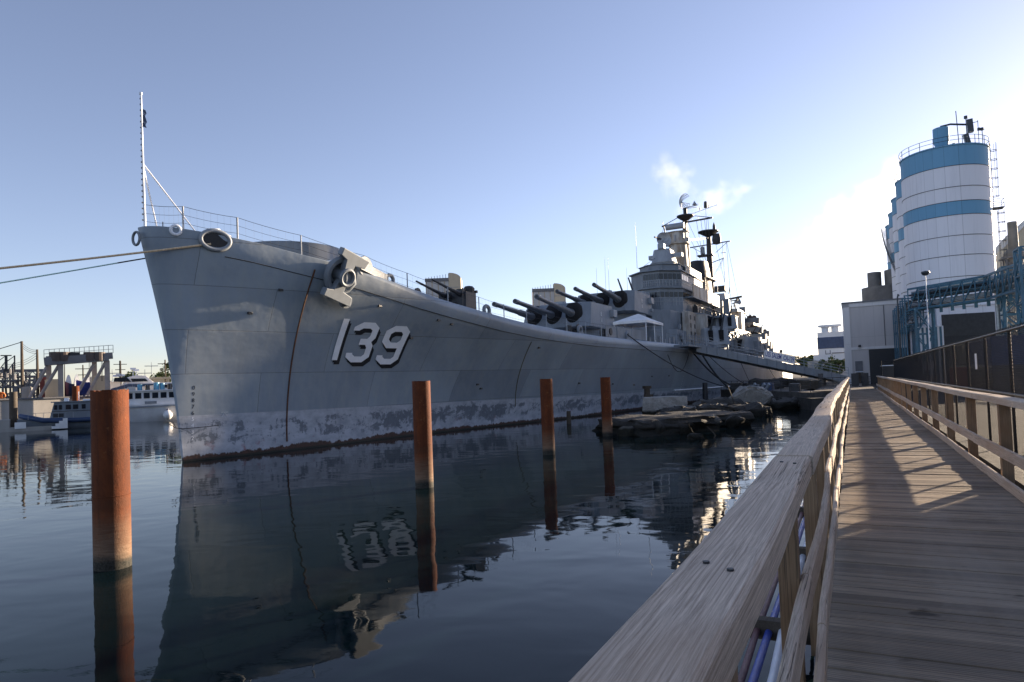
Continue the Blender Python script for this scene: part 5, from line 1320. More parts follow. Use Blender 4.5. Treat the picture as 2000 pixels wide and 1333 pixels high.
for i,(a_,b_,c_,lb) in enumerate(((300,332,741,'long low cream building at the edge of the trees behind the yachts'),(196,236,748,'low grey building behind the right container'))):
    x0, x1 = lx(a_,D), lx(b_,D); zt = lz(a_,c_,D); b = MB().box(x0,x1,D,D+12,1,zt).box(x0-.3,x1+.3,D-.3,D+12.3,zt,zt+.35)
    put(b, 'low_building', M['beige'] if i == 0 else M['greywall'], lb, 'building', 'low buildings behind the marina', False, FL)
# substation of steel lattice at the far left
D = 135; sub = thing('lattice_substation', 'dense steel lattice substation behind the wharf at the left edge', 'substation', (lx(40,D),D,1.0), FL); ox = lx(40,D)
rr = random.Random(4)
def lat(b, x0, x1, z0, z1, y, step=1.6, w=.16):
    n = max(1, int((x1-x0)/step)); s = (x1-x0)/n
    b.bar((x0,y,z0),(x1,y,z0),w); b.bar((x0,y,z1),(x1,y,z1),w)
    for i in range(n):
        a = x0+i*s; b.bar((a,y,z0),(a+s/2,y,z1),w*.7).bar((a+s/2,y,z1),(a+s,y,z0),w*.7)
for k, (z0, z1) in enumerate(((3.2,4.6),(6.0,7.3),(8.1,9.4))):
    for y in (0,4,8):
        b = MB(); lat(b, lx(-60,D)-ox, lx(70 + 14*k,D)-ox, z0, z1, y+k, 1.5, .22); b.build('lattice_girder', M['steelroof'], sub)
for k in range(18):
    x = lx(-55+k*8,D)-ox; MB().bar((x,rr.uniform(0,8),0),(x,rr.uniform(0,8),9.6+rr.uniform(-1.5,1.0)),.28).build('lattice_column', M['steelroof'], sub)
b = MB()
for px in (4,22): x = lx(px,D)-ox; b.bar((x-.5,0,9),(x-.5,0,12.2),.2).bar((x+.5,0,9),(x+.5,0,12.2),.2).bar((x-.5,0,11),(x+.5,0,12.1),.12).bar((x-.5,0,9),(x+.5,0,11),.12)
b.bar((lx(2,D)-ox,0,12.2),(lx(24,D)-ox,0,12.2),.2); b.build('gantry_frame', M['dark'], sub)
for q in range(34):
    x = rr.uniform(lx(-40,D), lx(66,D))-ox; z = rr.uniform(0,6); y = rr.uniform(-1,1); MB().bar((x,y,z),(x+rr.uniform(-1.5,1.5),y,z+rr.uniform(1,3)),.16).build('bus_bar', M['steelroof'], sub)
for q in range(16):
    x = rr.uniform(lx(-40,D), lx(66,D))-ox; z = rr.uniform(4,9); MB().cyl((x,rr.uniform(-1,3)), .28, z, z+1.1, 8).build('insulator', M['steelroof'], sub)
sub.scale = (1,1,.8)
# poles
def pole(px, py_top, D, r_, label, arms=0, base=1.0, mt='beam', cat='utility pole'):
    x = lx(px,D); zt = lz(px,py_top,D); t = thing('utility_pole', label, cat, (x,D,base), FL, group='poles behind the marina')
    MB().tube([(0,0,0),(0,0,zt-base)], [r_,r_*.6], 8).build('pole', M[mt], t, smooth=True)
    for k in range(arms): MB().bar((-1.3+.3*k,0,zt-base-.8-k*1.2),(1.3-.3*k,0,zt-base-.8-k*1.2),.14).build('cross_arm', M[mt], t)
pole(44,667,118,.26,'tall brown pole with a stay wire, left of the gantry'); pole(74,683,122,.24,'plain brown pole just left of the gantry')
pole(163,713,160,.18,'thin utility pole seen through the gantry',2); pole(236,705,175,.32,'stout reddish utility pole behind the yacht wheelhouse',2); pole(324,703,150,.2,'utility pole standing in front of the trees at the bow',2)
pole(297,708,165,.08,'slender pale light pole right of the yacht',1,1.0,'pipe','light pole'); pole(284,722,165,.08,'short slender light pole above the yacht roof',1,1.0,'pipe','light pole'); pole(220,722,165,.08,'slender light pole right of the gantry',1,1.0,'pipe','light pole'); pole(127,690,120,.09,'slender dark pole between the gantry legs',0,1.0,'dark','light pole')
b = MB()
b.tube([tuple(D0(-60,700,118)), tuple(D0(44,668,118))], .05, 4)
for k in range(3): b.tube(rope(D0(44,672+k*4,118), D0(74,684+k*3,122), .3, 8), .03, 4); b.tube(rope(D0(74,688+k*5,122), D0(5,712+k*3,135), .6, 8), .03, 4)
put(b, 'overhead_wire', M['dark'], 'thin overhead wires strung between the brown poles at the left', 'wires', None, False, FL)
# ================================================================ INDUSTRY ON THE RIGHT (frame FW)
GZ = 1.0
def ladder_cage(parent, x, y, z0, z1, ox=0.0, nx=0, ny=-1, mt='bluedark', hoops=True):
    """ladder standing off a wall whose outward direction is (nx, ny)"""
    n = Vector((nx, ny, 0)); t = Vector((-ny, nx, 0)); c = Vector((x, y, 0)); b = MB()
    for s in (-.22,.22): b.bar(c+n*.25+t*s+Vector((0,0,z0)), c+n*.25+t*s+Vector((0,0,z1)), .06)
    z = z0+.2
    while z < z1: b.bar(c+n*.25-t*.22+Vector((0,0,z)), c+n*.25+t*.22+Vector((0,0,z)), .035); z += .35
    if hoops:
        cc = c+n*.6; z = z0+1.6
        while z < z1+.2: b.ring(cc+Vector((0,0,z)), t*.42, n*.42, .045, 14, 5); z += 1.25
        for a in (-60,0,60): q = cc+n*.42*math.cos(R(a))+t*.42*math.sin(R(a)); b.bar(q+Vector((0,0,z0+1.6)), q+Vector((0,0,z1)), .04)
    b.build('caged_ladder', M[mt], parent)
SR, SH = 5.2, 32.3
def silo(i, u, label):
    t = thing('cement_silo', label, 'silo', (u,-13.05,GZ), FW, group='blue banded white silos in a row'); t.scale = (1.031,1.031,1.031)
    H = SH-GZ; zb = [0, 8.0, 12.6, 17.2, 21.6, 23.9, 28.4, H]; cols = ['silo','silo','silo','silo','siloblue','silo','siloblue']
    zz = [0,6.2,11.5,16.9,20.3,22.6,26.9,29.9,H]
    zz = [0, 7.4, 12.0, 16.7, 21.0, 23.3, 26.2, 28.0, H]
    spec = [(0,9.6,'silo'),(9.6,13.9,'silo'),(13.9,16.7,'silo'),(16.7,19.3,'silo'),(19.3,22.0,'silo'),(22.0,23.8,'siloblue'),(23.8,25.7,'silo'),(25.7,28.5,'silo'),(28.5,H,'siloblue')]
    for z0, z1, m_ in spec:
        MB().lathe([(SR,z0+.03),(SR,z1-.03)], (0,0,0), 64, 0, 360).build('shell_ring' if m_ == 'silo' else 'blue_band', M[m_], t, smooth=True)
        MB().lathe([(SR,z1-.035),(SR+.05,z1-.035),(SR+.05,z1+.035),(SR,z1+.035)], (0,0,0), 64).build('ring_flange', M['bluedark'], t, smooth=True, angle=20)
    MB().lathe([(0,1.3),(SR+.12,0),(SR+.12,-.15),(SR,-.15)], (0,0,H), 64).build('roof', M['siloblue'], t, smooth=True, angle=20)
    b = MB()
    for dz in (.55,1.1): b.ring((0,0,H+dz), (SR+.1,0,0), (0,SR+.1,0), .035, 48, 5)
    for k in range(20): a = 2*math.pi*k/20; b.bar(((SR+.1)*math.cos(a),(SR+.1)*math.sin(a),H-.1),((SR+.1)*math.cos(a),(SR+.1)*math.sin(a),H+1.1),.07)
    b.build('roof_railing', M['bluedark'], t)
    for a, dbl in ((205,0),(290,1)):
        q = Vector((SR*math.cos(R(a)), SR*math.sin(R(a)), H)); b = MB().tube([q, q+Vector((0,0,3.4))], .05, 6); b.cyl((q.x,q.y), .22, H+3.2, H+3.55, 8)
        if dbl: b.bar(q+Vector((0,-.3,3.3)), q+Vector((0,.3,3.3)), .06); b.cyl((q.x,q.y+.35), .2, H+3.25, H+3.6, 8)
        b.build('roof_lamp', M['bluedark'], t)
    return t
S0 = silo(0, 114.1, 'nearest and largest looking silo, with the roller door opening in its base')
labs = ['second silo, just behind the left edge of the front silo', 'third silo of the receding row', 'fourth silo of the receding row, with the spiral stair beside it', 'farthest silo at the left end of the row']
for i in range(1, 5): silo(i, 114.1+12.37*i, labs[i-1])
H = SH-GZ
# details of the front silo
b = MB(Matrix.Translation((-1.5,.3,H+.3))); b.lathe([(0,.0),(.6,.3),(.95,1.2),(.95,3.1),(0,3.3)], (0,0,0), 20); b.build('dust_filter', M['siloblue'], S0, smooth=True, angle=30)
b = MB().tube([(-1.5,.3,H+3.4),(-1.5,.3,H+4.3),(-1.5,-1.0,H+4.4),(-1.5,-3.2,H+3.9)], .16, 8).bar((-1.5,-3.3,H+.3),(-1.5,-2.9,H+2.4),.7).bar((-1.5,-3.6,H+2.6),(-1.5,-3.5,H+4.6),.8).bar((-1.6,-2.0,H),(-1.6,-1.8,H+6.3),.1).bar((-1.5,-2.6,H+3.9),(-1.5,-4.6,H+4.1),.08).bar((-1.5,-4.6,H),(-1.5,-4.6,H+4.3),.08)
b.v = [(v[0], v[1]*.86, H+(v[2]-H)*.86) for v in b.v]
b.build('roof_conveyor', M['bluedark'], S0)
th = R(-82); lxp = lambda a, r_=SR: (r_*math.cos(R(a)), r_*math.sin(R(a)))
A1 = -84
for (z0, z1, off) in ((23.3,H+.9,0),(11.0,23.0,4),(0,14.5,8)):
    x, y = lxp(A1-off*.0); n = (math.cos(R(A1)), math.sin(R(A1)))
    ladder_cage(S0, x+n[0]*.12*off, y+n[1]*.12*off, z0, z1, nx=n[0], ny=n[1])
    b = MB(); c = Vector((x+n[0]*(.12*off+.7), y+n[1]*(.12*off+.7), z0)); b.box(c.x-.9,c.x+.9,c.y-.7,c.y+.7,z0-.08,z0)
    for dx in (-.85,.85):
        for dy in (-.65,.65): b.bar((c.x+dx,c.y+dy,z0),(c.x+dx,c.y+dy,z0+1.1),.05)
    for dz in (.55,1.1): b.bar((c.x-.85,c.y-.65,z0+dz),(c.x+.85,c.y-.65,z0+dz),.05).bar((c.x-.85,c.y-.65,z0+dz),(c.x-.85,c.y+.65,z0+dz),.05).bar((c.x+.85,c.y-.65,z0+dz),(c.x+.85,c.y+.65,z0+dz),.05)
    b.build('ladder_platform', M['bluedark'], S0)
x, y = lxp(-90); b = MB(); b.box(x-.5,x+.5,y-1.2,y-.3,9.0,10.6).box(x-.6,x+.6,y-1.3,y,8.6,8.9).bar((x,y-.4,8.6),(x,y-.05,7),.12); b.build('filter_box', M['bluedark'], S0)
# drive-through base: door facing the boardwalk end
face = 215
def on(a, r_, z): return (r_*math.cos(R(a)), r_*math.sin(R(a)), z)
nrm2 = Vector((math.cos(R(190)), math.sin(R(190)), 0)); tn = Vector((-nrm2.y, nrm2.x, 0))
DMx = Matrix((tn, Vector((0,0,1)), nrm2)).transposed().to_4x4(); DMx.translation = nrm2*(SR-.55)
MB(DMx).box(-3.45,3.75,0,10.0,-.6,.75).build('portal_frame', M['silo'], S0)
MB(DMx).box(-2.9,3.1,0,9.0,.752,.80).build('doorway_shade_panel', M['dark'], S0)  # flat dark panel, no hole: the doorway's shade is in its colour
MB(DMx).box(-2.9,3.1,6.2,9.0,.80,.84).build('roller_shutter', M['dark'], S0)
MB(DMx).box(-2.85,3.05,0,6.18,.80,.83).build('interior_shade_sheet', M['black'], S0)  # black sheet painted as the shade inside the doorway
MB(DMx).box(-3.6,3.9,9.95,10.15,.70,.95).build('lintel', M['silo'], S0)
# spiral stair on the fourth silo
b = MB(); c = Vector((147+3.6,-12.7+5.2+.9,0))
for k in range(90):
    a = R(180+k*1.55*1.2); rr2 = SR+.7; z = 9+k*.24; x = 151.5+rr2*math.cos(R(185)-R(k*1.0)); y = -13.09+rr2*math.sin(R(185)-R(k*1.0))
    x2 = 151.5+(SR+1.6)*math.cos(R(185)-R(k*1.0)); y2 = -13.09+(SR+1.6)*math.sin(R(185)-R(k*1.0))
    b.bar((x,y,z),(x2,y2,z),.35,.06); b.bar((x2,y2,z),(x2,y2,z+1.1),.05)
put(b, 'spiral_stair', M['bluedark'], 'dark curved stair climbing round the far silos', 'stair', None, False, FW)
# blue corrugated annex behind the rack tower
t = thing('blue_annex', 'low annex clad in blue and white vertical sheets at the foot of the silos', 'building', (104,-7.8,GZ), FW)
MB().box(0,8,-3.0,0,0,7.6).build('wall', M['silo'], t)
for k in range(6): MB().box(-.05+.0*k,0,-2.8+k*.5,-2.55+k*.5,0,7.5).build('blue_rib', M['blue'], t)
for k in range(10): MB().box(.2+k*.8,.6+k*.8,0,.06,0,7.5).build('blue_rib', M['blue'], t)
# street lamp in front
sl = thing('round_lamp', 'single round lamp on a thin pale pole in front of the nearest silo', 'street lamp', (92,-8.1,GZ), FW)
MB().tube([(0,0,0),(0,0,13.0)], [.07,.05], 8).build('pole', M['letter'], sl)
MB(Matrix.Translation((0,0,13.2))).lathe([(0,-.35),(.3,-.25),(.45,0),(.42,.15),(0,.25)], (0,0,0), 16).build('lamp_head', M['bluedark'], sl, smooth=True)
# ---- pipe rack
rk = thing('pipe_rack', 'blue steel trestle carrying a thick bundle of pipes past the nearest silo', 'pipe rack', (97.2,-7.2,GZ), FW)
P0 = Vector((0,0,0)); P1 = Vector((-7.6,-7.0,0)); P2 = Vector((-17.5,-8.6,0)); PB = Vector((27,.2,0))
rr = random.Random(3)
def run(a, c, z0, z1, n, r0, mts, jog=.0):
    n = int(n*1.3)
    d = (c-a).normalized(); s = Vector((-d.y,d.x,0))
    for k in range(n):
        off = s*rr.uniform(-.75,.75); zz = rr.uniform(z0,z1); r_ = rr.uniform(.04,r0)
        MB().tube([a+off+Vector((0,0,zz)), c+off+Vector((0,0,zz))], r_, 8).build('pipe', M[rr.choice(mts)], rk, smooth=True)
run(P0,P1,9.6,11.6,20,.13,['bluedark','bluedark','bluedark','pipe','blue']); run(P1,P2,9.6,11.4,14,.12,['bluedark','pipe','blue'])
run(P0,PB,7.8,11.0,22,.12,['bluedark','bluedark','pipe'])
b = MB()
for a, c, n in ((P0,P1,7),(P1,P2,6)):
    d = (c-a).normalized(); s = Vector((-d.y,d.x,0))
    for sd in (-.9,.9):
        for zz in (9.4,11.9): b.bar(a+s*sd+Vector((0,0,zz)), c+s*sd+Vector((0,0,zz)), .18, .22)
        for i in range(n):
            q0 = a.lerp(c,i/n)+s*sd; q1 = a.lerp(c,(i+1)/n)+s*sd
            b.bar(q0+Vector((0,0,9.4)), q1+Vector((0,0,11.9)), .10); b.bar(q0+Vector((0,0,9.4)), q0+Vector((0,0,11.9)), .12)
    for i in range(n): q = a.lerp(c,(i+.5)/n); b.box(q.x-.15,q.x+.15,q.y-.15,q.y+.15,8.7,9.4)
for i in range(8):
    q = P0.lerp(PB,i/7)
    for zz in (7.6,9.3,11.2): b.bar(q+Vector((0,-1,zz)), q+Vector((0,1,zz)), .14)
    b.bar(q+Vector((0,1,0)), q+Vector((0,1,11.3)), .16); b.bar(q+Vector((0,-.9,7.6)), q+Vector((0,-.9,11.3)), .14)
b.build('truss_frame', M['blue'], rk)
def trestle(c, w, h, name='trestle_tower'):
    b = MB(); w2 = w/2
    for x in (-w2,w2):
        for y in (-w2,w2): b.bar(c+Vector((x,y,0)), c+Vector((x,y,h)), .22)
    nz = max(2, int(h/2.4))
    for i in range(nz):
        z0 = h*i/nz; z1 = h*(i+1)/nz
        for (x0,y0,x1,y1) in ((-w2,-w2,w2,-w2),(w2,-w2,w2,w2),(w2,w2,-w2,w2),(-w2,w2,-w2,-w2)):
            b.bar(c+Vector((x0,y0,z1)), c+Vector((x1,y1,z1)), .14); b.bar(c+Vector((x0,y0,z0)), c+Vector((x1,y1,z1)), .12); b.bar(c+Vector((x1,y1,z0)), c+Vector((x0,y0,z1)), .12)
    b.build(name, M['blue'], rk)
trestle(Vector((-.6,-.9,0)), 1.9, 9.5); trestle(P1+Vector((-.5,-1.6,0)), 2.2, 12.6); trestle(P2, 2.4, 13.2)
v, f = text_mesh('NO ENTRY', .3, .003)
MB().box(-2.0,-1.96,-1.7,-.3,1.9,3.0).build('notice', M['white'], rk)
for k, off in enumerate((0,.35,.7)):
    c = P1+Vector((.3,-.2-off,0))
    MB().tube([c+Vector((1.4,1.3,11.9-.25*k)), c+Vector((.4,.4,12.0-.25*k)), c+Vector((0,0,11.6-.25*k)), c+Vector((0,0,10.5)), c+Vector((0,0,0))], .17, 10).build('riser_pipe', M['pipe'], rk, smooth=True)
c = P0+Vector((-.2,.6,0)); MB().tube([PB*.28+Vector((0,1.1,12.0)), PB*.22+Vector((0,1.3,12.0)), PB*.22+Vector((0,1.4,11.5)), PB*.22+Vector((0,1.4,2))], .10, 8).build('riser_pipe', M['bluedark'], rk, smooth=True)
# lower rack on the right edge
for k in range(7): MB().tube([P2+Vector((-10,-9,2.2+k*.55)), P1+Vector((2,-3,1.8+k*.55))], .12, 8).build('pipe', M[rr.choice(['bluedark','pipe','blue'])], rk, smooth=True)
# ---- grey hall
gh = thing('grey_hall', 'tall grey precast hall with a dark vehicle door at the end of the boardwalk', 'building', (121,-3.4,GZ), FW)
MB().box(0,66,-4.3,4.3,0,12.9).build('wall', M['greywall'], gh)
MB().box(-.12,0,3.4,4.4,0,13.0).box(-.12,0,-4.3,4.4,12.3,13.0).box(-.10,0,-4.3,4.3,5.5,5.9).build('pale_trim', M['palewall'], gh)
MB().box(-.2,66.2,-4.5,4.5,12.9,13.15).build('roof_edge', M['steelroof'], gh)
MB().box(-.14,-.06,-4.3,.95,0,5.45).build('vehicle_door', M['black'], gh)
MB().box(-.14,-.06,1.9,2.95,2.1,3.7).build('window', M['steelroof'], gh); MB().box(-.2,-.1,1.85,3.0,1.95,2.08).build('window_sill', M['letter'], gh)
MB().box(-.14,-.05,1.9,2.9,0,1.9).build('door', M['beam'], gh)
MB().cyl((-.4,2.2), .2, 5.9, 6.25, 12).build('wall_lamp', M['bluedark'], gh)
MB().tube([(-.1,-1.4,6),(-.1,-1.4,12.3)], .05, 6).build('downpipe', M['steelroof'], gh)
# stacks behind
st_ = thing('steel_stack', 'grey brown cylindrical stack with vents above the hall roof', 'chimney', (160,-6.6,GZ), FW)
stm = worn('stack_metal', (.20,.19,.175), .6, .3, .5)
MB().cyl((0,0), 4.1, 0, 19.2, 32).build('casing', stm, st_, smooth=True); MB().cyl((0,1.6), 1.3, 19.2, 22.4, 20).build('flue', stm, st_, smooth=True); MB().cyl((0,-2.2), 2.0, 19.2, 22.6, 20).build('flue', stm, st_, smooth=True)
MB().lathe([(4.15,15.5),(4.25,15.5),(4.25,16.0),(4.15,16.0)],(0,0,0),32).build('casing_band', M['palewall'], st_)
# ---- beige shed and its stack at the right edge
bs = thing('beige_shed', 'huge beige metal shed with a sloping gable at the right picture edge', 'building', (165,-28,GZ), FW)
def gable(x0,x1,y0,y1,zl,zr): return MB().add([(x0,y0,0),(x1,y0,0),(x1,y1,0),(x0,y1,0),(x0,y0,zl),(x1,y0,zr),(x1,y1,zr),(x0,y1,zl)],[(3,2,1,0),(4,5,6,7),(0,1,5,4),(1,2,6,5),(2,3,7,6),(3,0,4,7)])
MB().add([(x_,y_,z_) for x_ in (0,40) for y_,z_ in ((0,0),(0,25.5),(-7.5,34),(-11,30.5),(-11,0))],[(0,1,2,3,4),(9,8,7,6,5),(0,5,6,1),(1,6,7,2),(2,7,8,3),(3,8,9,4),(4,9,5,0)]).build('wall', M['beige'], bs)
MB().bar((-.1,.1,25.6),(-.1,-7.5,34.1),.3,.45).build('gable_edge', M['palewall'], bs)
sh = thing('roof_stack', 'grey metal roof stack on a braced frame above the beige shed', 'chimney', (140,-25.2,GZ), FW)
sb = MB(); 
for x in (-1.3,1.3):
    for y in (-1.3,1.3): sb.bar((x,y,0),(x,y,20.2),.22)
for z in range(2,18,3): sb.bar((-1.3,1.3,z),(1.3,-1.3,z+3),.15); sb.bar((-1.3,-1.3,z),(-1.3,1.3,z+2.5),.15)
sb.build('frame', M['steelroof'], sh); MB().lathe([(.7,17.5),(1.5,20.3),(1.5,20.9),(.75,21.8),(.70,26.2),(0,26.2)],(0,0,0),20).build('stack', stm, sh, smooth=True, angle=30); MB().box(-1.9,1.9,-1.9,1.9,20.0,20.25).build('platform', M['steelroof'], sh)
# ---- yard behind the fence: containers added to shade the far boardwalk, and pallets
def container(u, y, L, Hh, mt, label, z=GZ):
    b = MB(); b.box(u,u+L,y-1.22,y+1.22,z,z+Hh)
    k = 0
    while k < L-.3: b.box(u+k+.1,u+k+.25,y+1.22,y+1.26,z+.15,z+Hh-.15); k += .33
    return put(b, 'container', M[mt], label, 'container', 'containers added behind the fence to shade the far boardwalk', False, FW)
container(60.5,-10.4,12,2.15,'bluedark','dark container added behind the far end of the fence to shade the boardwalk'); container(60.5,-10.4,12,2.15,'navy','navy container added on top of the dark one to shade the boardwalk', GZ+2.16)
container(73,-10.4,12,2.15,'red','dark red container added right of the boardwalk end to shade the boards'); container(73,-10.4,12,2.15,'bluedark','dark container added on top of the red one to shade the boardwalk', GZ+2.16)
def truck(u, y, label, cab='navy'):
    t = thing('tanker_truck', label, 'truck', (u,y,GZ), FW, group='tanker trucks behind the fence')
    MB().box(0,2.2,-1.2,1.2,.7,3.3).build('cab', M[cab], t, bevel=.15); MB().box(-.03,.05,-1.0,1.0,2.0,3.0).build('windscreen', M['glass'], t)
    MB().tube([(2.8,0,2.3),(3.4,0,2.3),(9.5,0,2.3),(10,0,2.3)], [.5,1.15,1.15,.5], 20).build('tank', M['pipe'], t, smooth=True, angle=30); MB().box(.2,10,-.5,.5,.6,1.1).build('chassis', M['dark'], t)
    for x in (1.1,3.6,8.0,9.2):
        for yy in (-1.0,1.0): MB(Matrix.Translation((x,yy,.5)) @ Matrix.Rotation(R(90),4,'X')).cyl((0,0), .5, -.15, .15, 18).build('wheel', M['black'], t, smooth=True)
#truck(27,-10.2,'tanker truck with a navy cab parked behind the fence'); truck(42,-15,'tanker truck with a red cab parked behind the fence','red')
for k in range(2):
    u = 12+k*9.5; rk2 = MB(FW)
    for q in range(2):
        rk2.box(u,u+2.0,-7.0,-5.4,GZ+.16*q*2.2,GZ+.16*q*2.2+.06)
        for w2 in range(3): rk2.box(u+.1+w2*.8,u+.3+w2*.8,-7.0,-5.4,GZ+.16*q*2.2+.06,GZ+.16*(q+1)*2.2)
    put(rk2, 'pallet_stack', M['post'], ('low stack of timber pallets behind the fence, nearer one','low stack of timber pallets behind the fence, farther one')[k], 'pallets', 'pallet stacks behind the fence', False)
# added unseen shed right of the camera, blocks the sun off the near boardwalk
wh = thing('sun_blocking_shed', 'added grey shed out of view right of the camera, shading the near boardwalk', 'building', (-36.5,-18,GZ), FW)
MB().box(0,61.5,-9,9,0,5.0).build('wall', M['greywall'], wh); MB().prism([(-.5,-9.5),(62,-9.5),(62,9.5),(-.5,9.5)], 5.0, 6.6, [(-.5,-.5),(62,-.5),(62,.5),(-.5,.5)]).build('roof', M['steelroof'], wh)
for k in range(5): MB().box(6+k*12,11+k*12,9,9.1,0,3.8).build('shutter_door', M['blue'], wh)
# ---- far buildings left of the hall
def far_uv(px, D):  # lateral place on the line of sight
    d = _f + _r*((px-1000)/FPX) - _u*((725-707.5)/FPX); l = FW.inverted().to_3x3() @ d; return l.y*(D/l.x), l
def fz(px, py, D):
    d = _f + _r*((px-1000)/FPX) - _u*((py-707.5)/FPX); l = FW.inverted().to_3x3() @ d; return HC + l.z*(D/l.x)
D = 330; y0, y1 = far_uv(1600,D)[0], far_uv(1660,D)[0]
wf = thing('white_factory', 'white factory block with a navy band and two roof vents', 'building', (D,y1,GZ), FW); W_ = y0-y1; T_ = fz(1620,649,D)-GZ
MB().box(0,40,0,W_,0,T_).build('wall', M['whitewall'], wf); MB().box(-.2,0,-.1,W_+.1,T_-7.2,T_-2.2).build('navy_band', M['navy'], wf)
for k in range(7): MB().box(-.3,0,.2,W_*.55,T_-9.5-k*1.3,T_-9.1-k*1.3).build('louvre', M['steelroof'], wf)
for yy in (W_*.42, W_*.75): MB().lathe([(1.6,0),(1.6,2.6),(2.9,2.8),(2.9,3.6),(0,3.6)],(8,yy,T_),16).build('roof_vent', M['whitewall'], wf, smooth=True, angle=30)
b = MB()
for z in range(0,int(T_)-12,3): b.box(-1.6,-.2,W_*.6,W_*.75,z+4,z+4.3)
b.bar((-1.6,W_*.6,0),(-1.6,W_*.6,T_-8),.3).bar((-1.6,W_*.75,0),(-1.6,W_*.75,T_-8),.3); b.build('fire_stair', M['steelroof'], wf)
D = 270; y0, y1 = far_uv(1592,D)[0], far_uv(1660,D)[0]; z1 = fz(1620,693,D)
b = MB(); b.box(D,D+30,y1,y0,GZ,z1).box(D-.3,D+30,y1-.3,y0+.3,z1-2.6,z1+.1); put(b, 'long_white_building', M['whitewall'], 'long low white flat roofed building left of the grey hall', 'building', None, False, FW)
D = 262; y0, y1 = far_uv(1578,D)[0], far_uv(1640,D)[0]; z1 = fz(1600,705,D)
b = MB(); b.box(D,D+6,y1,y0,GZ,z1).box(D-.1,D,y1+1,y1+4,GZ,z1-2); put(b, 'low_grey_building', M['concrete'], 'low grey block in front of the long white building', 'building', None, False, FW)
# embankment behind the gangway foot
rr = random.Random(12)
for k in range(26):
    u = 100+rr.random()*60; y = 9.5+rr.random()*4-(.0 if u < 190 else 0)
    s = rr.uniform(1.4,3.2)
    p = FW @ Vector((u, y, 0)); rock('bank_stone', (p.x,p.y,.5), (s,s,s*.8), M['rock'], 'rough stone of the bank below the far buildings', 'rock', 200+k, rr.random()*3, .5, 'stones of the far bank', sub=2, rough=.15)
# ---- distant towers beyond the warship
def tower(px0, px1, py0, D, label, seed, core=.34):
    c = aty = None
    def at(px, py):
        d = _f + _r*((px-1000)/FPX) - _u*((py-707.5)/FPX); return Vector((0,0,HC)) + d*(D/d.y)
    a, e = at(px0,py0), at(px1,py0); W2 = e.x-a.x; Hh = a.z
    t = thing('concrete_tower', label, 'tower block', (a.x,D,0), F0, group='pale concrete towers beyond the warship')
    cw = W2*core
    MB().box(0,W2-cw,0,W2*.8,0,Hh).build('ribbed_wall', M['palewall'], t)
    n = 15
    for k in range(n): MB().box((W2-cw)*k/n,(W2-cw)*k/n+.5,-1.0,0,0,Hh-1+(k/n)*0).build('rib', M['beige'] if k % 4 == 0 else M['whitewall'], t)
    MB().box(-.5,W2-cw,-1.2,0,Hh-3,Hh).build('parapet', M['steelroof'], t)
    b = MB(); b.M = None
    x0 = W2-cw; n2 = 10; P = [(x0,0),(W2,0),(W2,Hh+1)]
    pr_ = [(x0,Hh*.3),(W2,Hh*.3),(W2,Hh-1)]+[(x0+cw*math.cos(R(a_)), Hh-1+5.5*math.sin(R(a_))) for a_ in range(10,91,10)]
    m_ = len(pr_); b.add([(x,-1.5,z) for x,z in pr_]+[(x,W2*.5,z) for x,z in pr_], [tuple(range(m_)), tuple(range(2*m_-1,m_-1,-1))]+[(i,(i+1)%m_,m_+(i+1)%m_,m_+i) for i in range(m_)])
    b.build('rounded_core', M['beige'], t)
    for k in range(9): MB().box(W2*.05*k*1.6,W2*.05*k*1.6+.4,2,2.4,Hh,Hh+1.5+.35*k).build('rooftop_post', M['steelroof'], t)
    for k in range(8): MB().box(W2-cw,W2,-1.62,-1.5,Hh*.3+5+k*Hh*.08,Hh*.3+5.7+k*Hh*.08).build('floor_line', M['concrete'], t)
tower(831,900,545,620,'pale ribbed concrete tower with a rounded core, left one behind the light guns',1); tower(1040,1104,565,640,'pale ribbed concrete tower with a rounded core, right one behind the raised gun barrels',2)

# ================================================================ TREES
leafm = Mat('green_foliage', (.05,.085,.025), .7); 
_oi = leafm.noise(1.4, None, 4); leafm.color(leafm.mix(leafm.rng(_oi,.35,.65), (.035,.065,.02), (.085,.115,.035)))
def tree(p, h, w, label, frame, seed, n=1500, name='broadleaf_tree', cone=0, leaf=.28):
    rr = random.Random(seed); t = thing(name, label, 'tree', p, frame, group='trees of the far shore')
    b = MB().tube([(0,0,-.2),(.05,0,h*.4),(0,.1,h*.85)], [h*.035,h*.022,h*.006], 8)
    cl = []
    for k in range(16):
        z = h*rr.uniform(.3,.95); f_ = (1-(z/h-.3)/.75) if cone else math.sin(math.pi*min(1,max(.1,(z/h-.18)/.9)))
        a = rr.uniform(0,6.28); r_ = w/2*f_*rr.uniform(.35,.95); c = Vector((r_*math.cos(a), r_*math.sin(a), z)); cl.append((c, w*rr.uniform(.10,.2)))
        b.tube([(0,0,z*.75), tuple(c)], [h*.010,h*.003], 5)
    b.build('trunk', M['bark'], t)
    L = MB()
    for k in range(n):
        c, r_ = rr.choice(cl); d = Vector((rr.gauss(0,1),rr.gauss(0,1),rr.gauss(0,.8))); q = c + d.normalized()*r_*rr.random()**.4
        s = leaf*rr.uniform(.6,1.3); u_ = Vector((rr.uniform(-1,1),rr.uniform(-1,1),rr.uniform(-1,1))).normalized(); v_ = u_.cross(Vector((rr.uniform(-1,1),rr.uniform(-1,1),rr.uniform(-1,1)))).normalized()
        L.add([q-u_*s, q+v_*s*.6, q+u_*s, q-v_*s*.6], [(0,1,2,3)])
    me = bpy.data.meshes.new('crown'); me.from_pydata(L.v, [], L.f); me.materials.append(leafm.m); o = bpy.data.objects.new('crown', me); col.objects.link(o); o.parent = t
    return t
D = 152
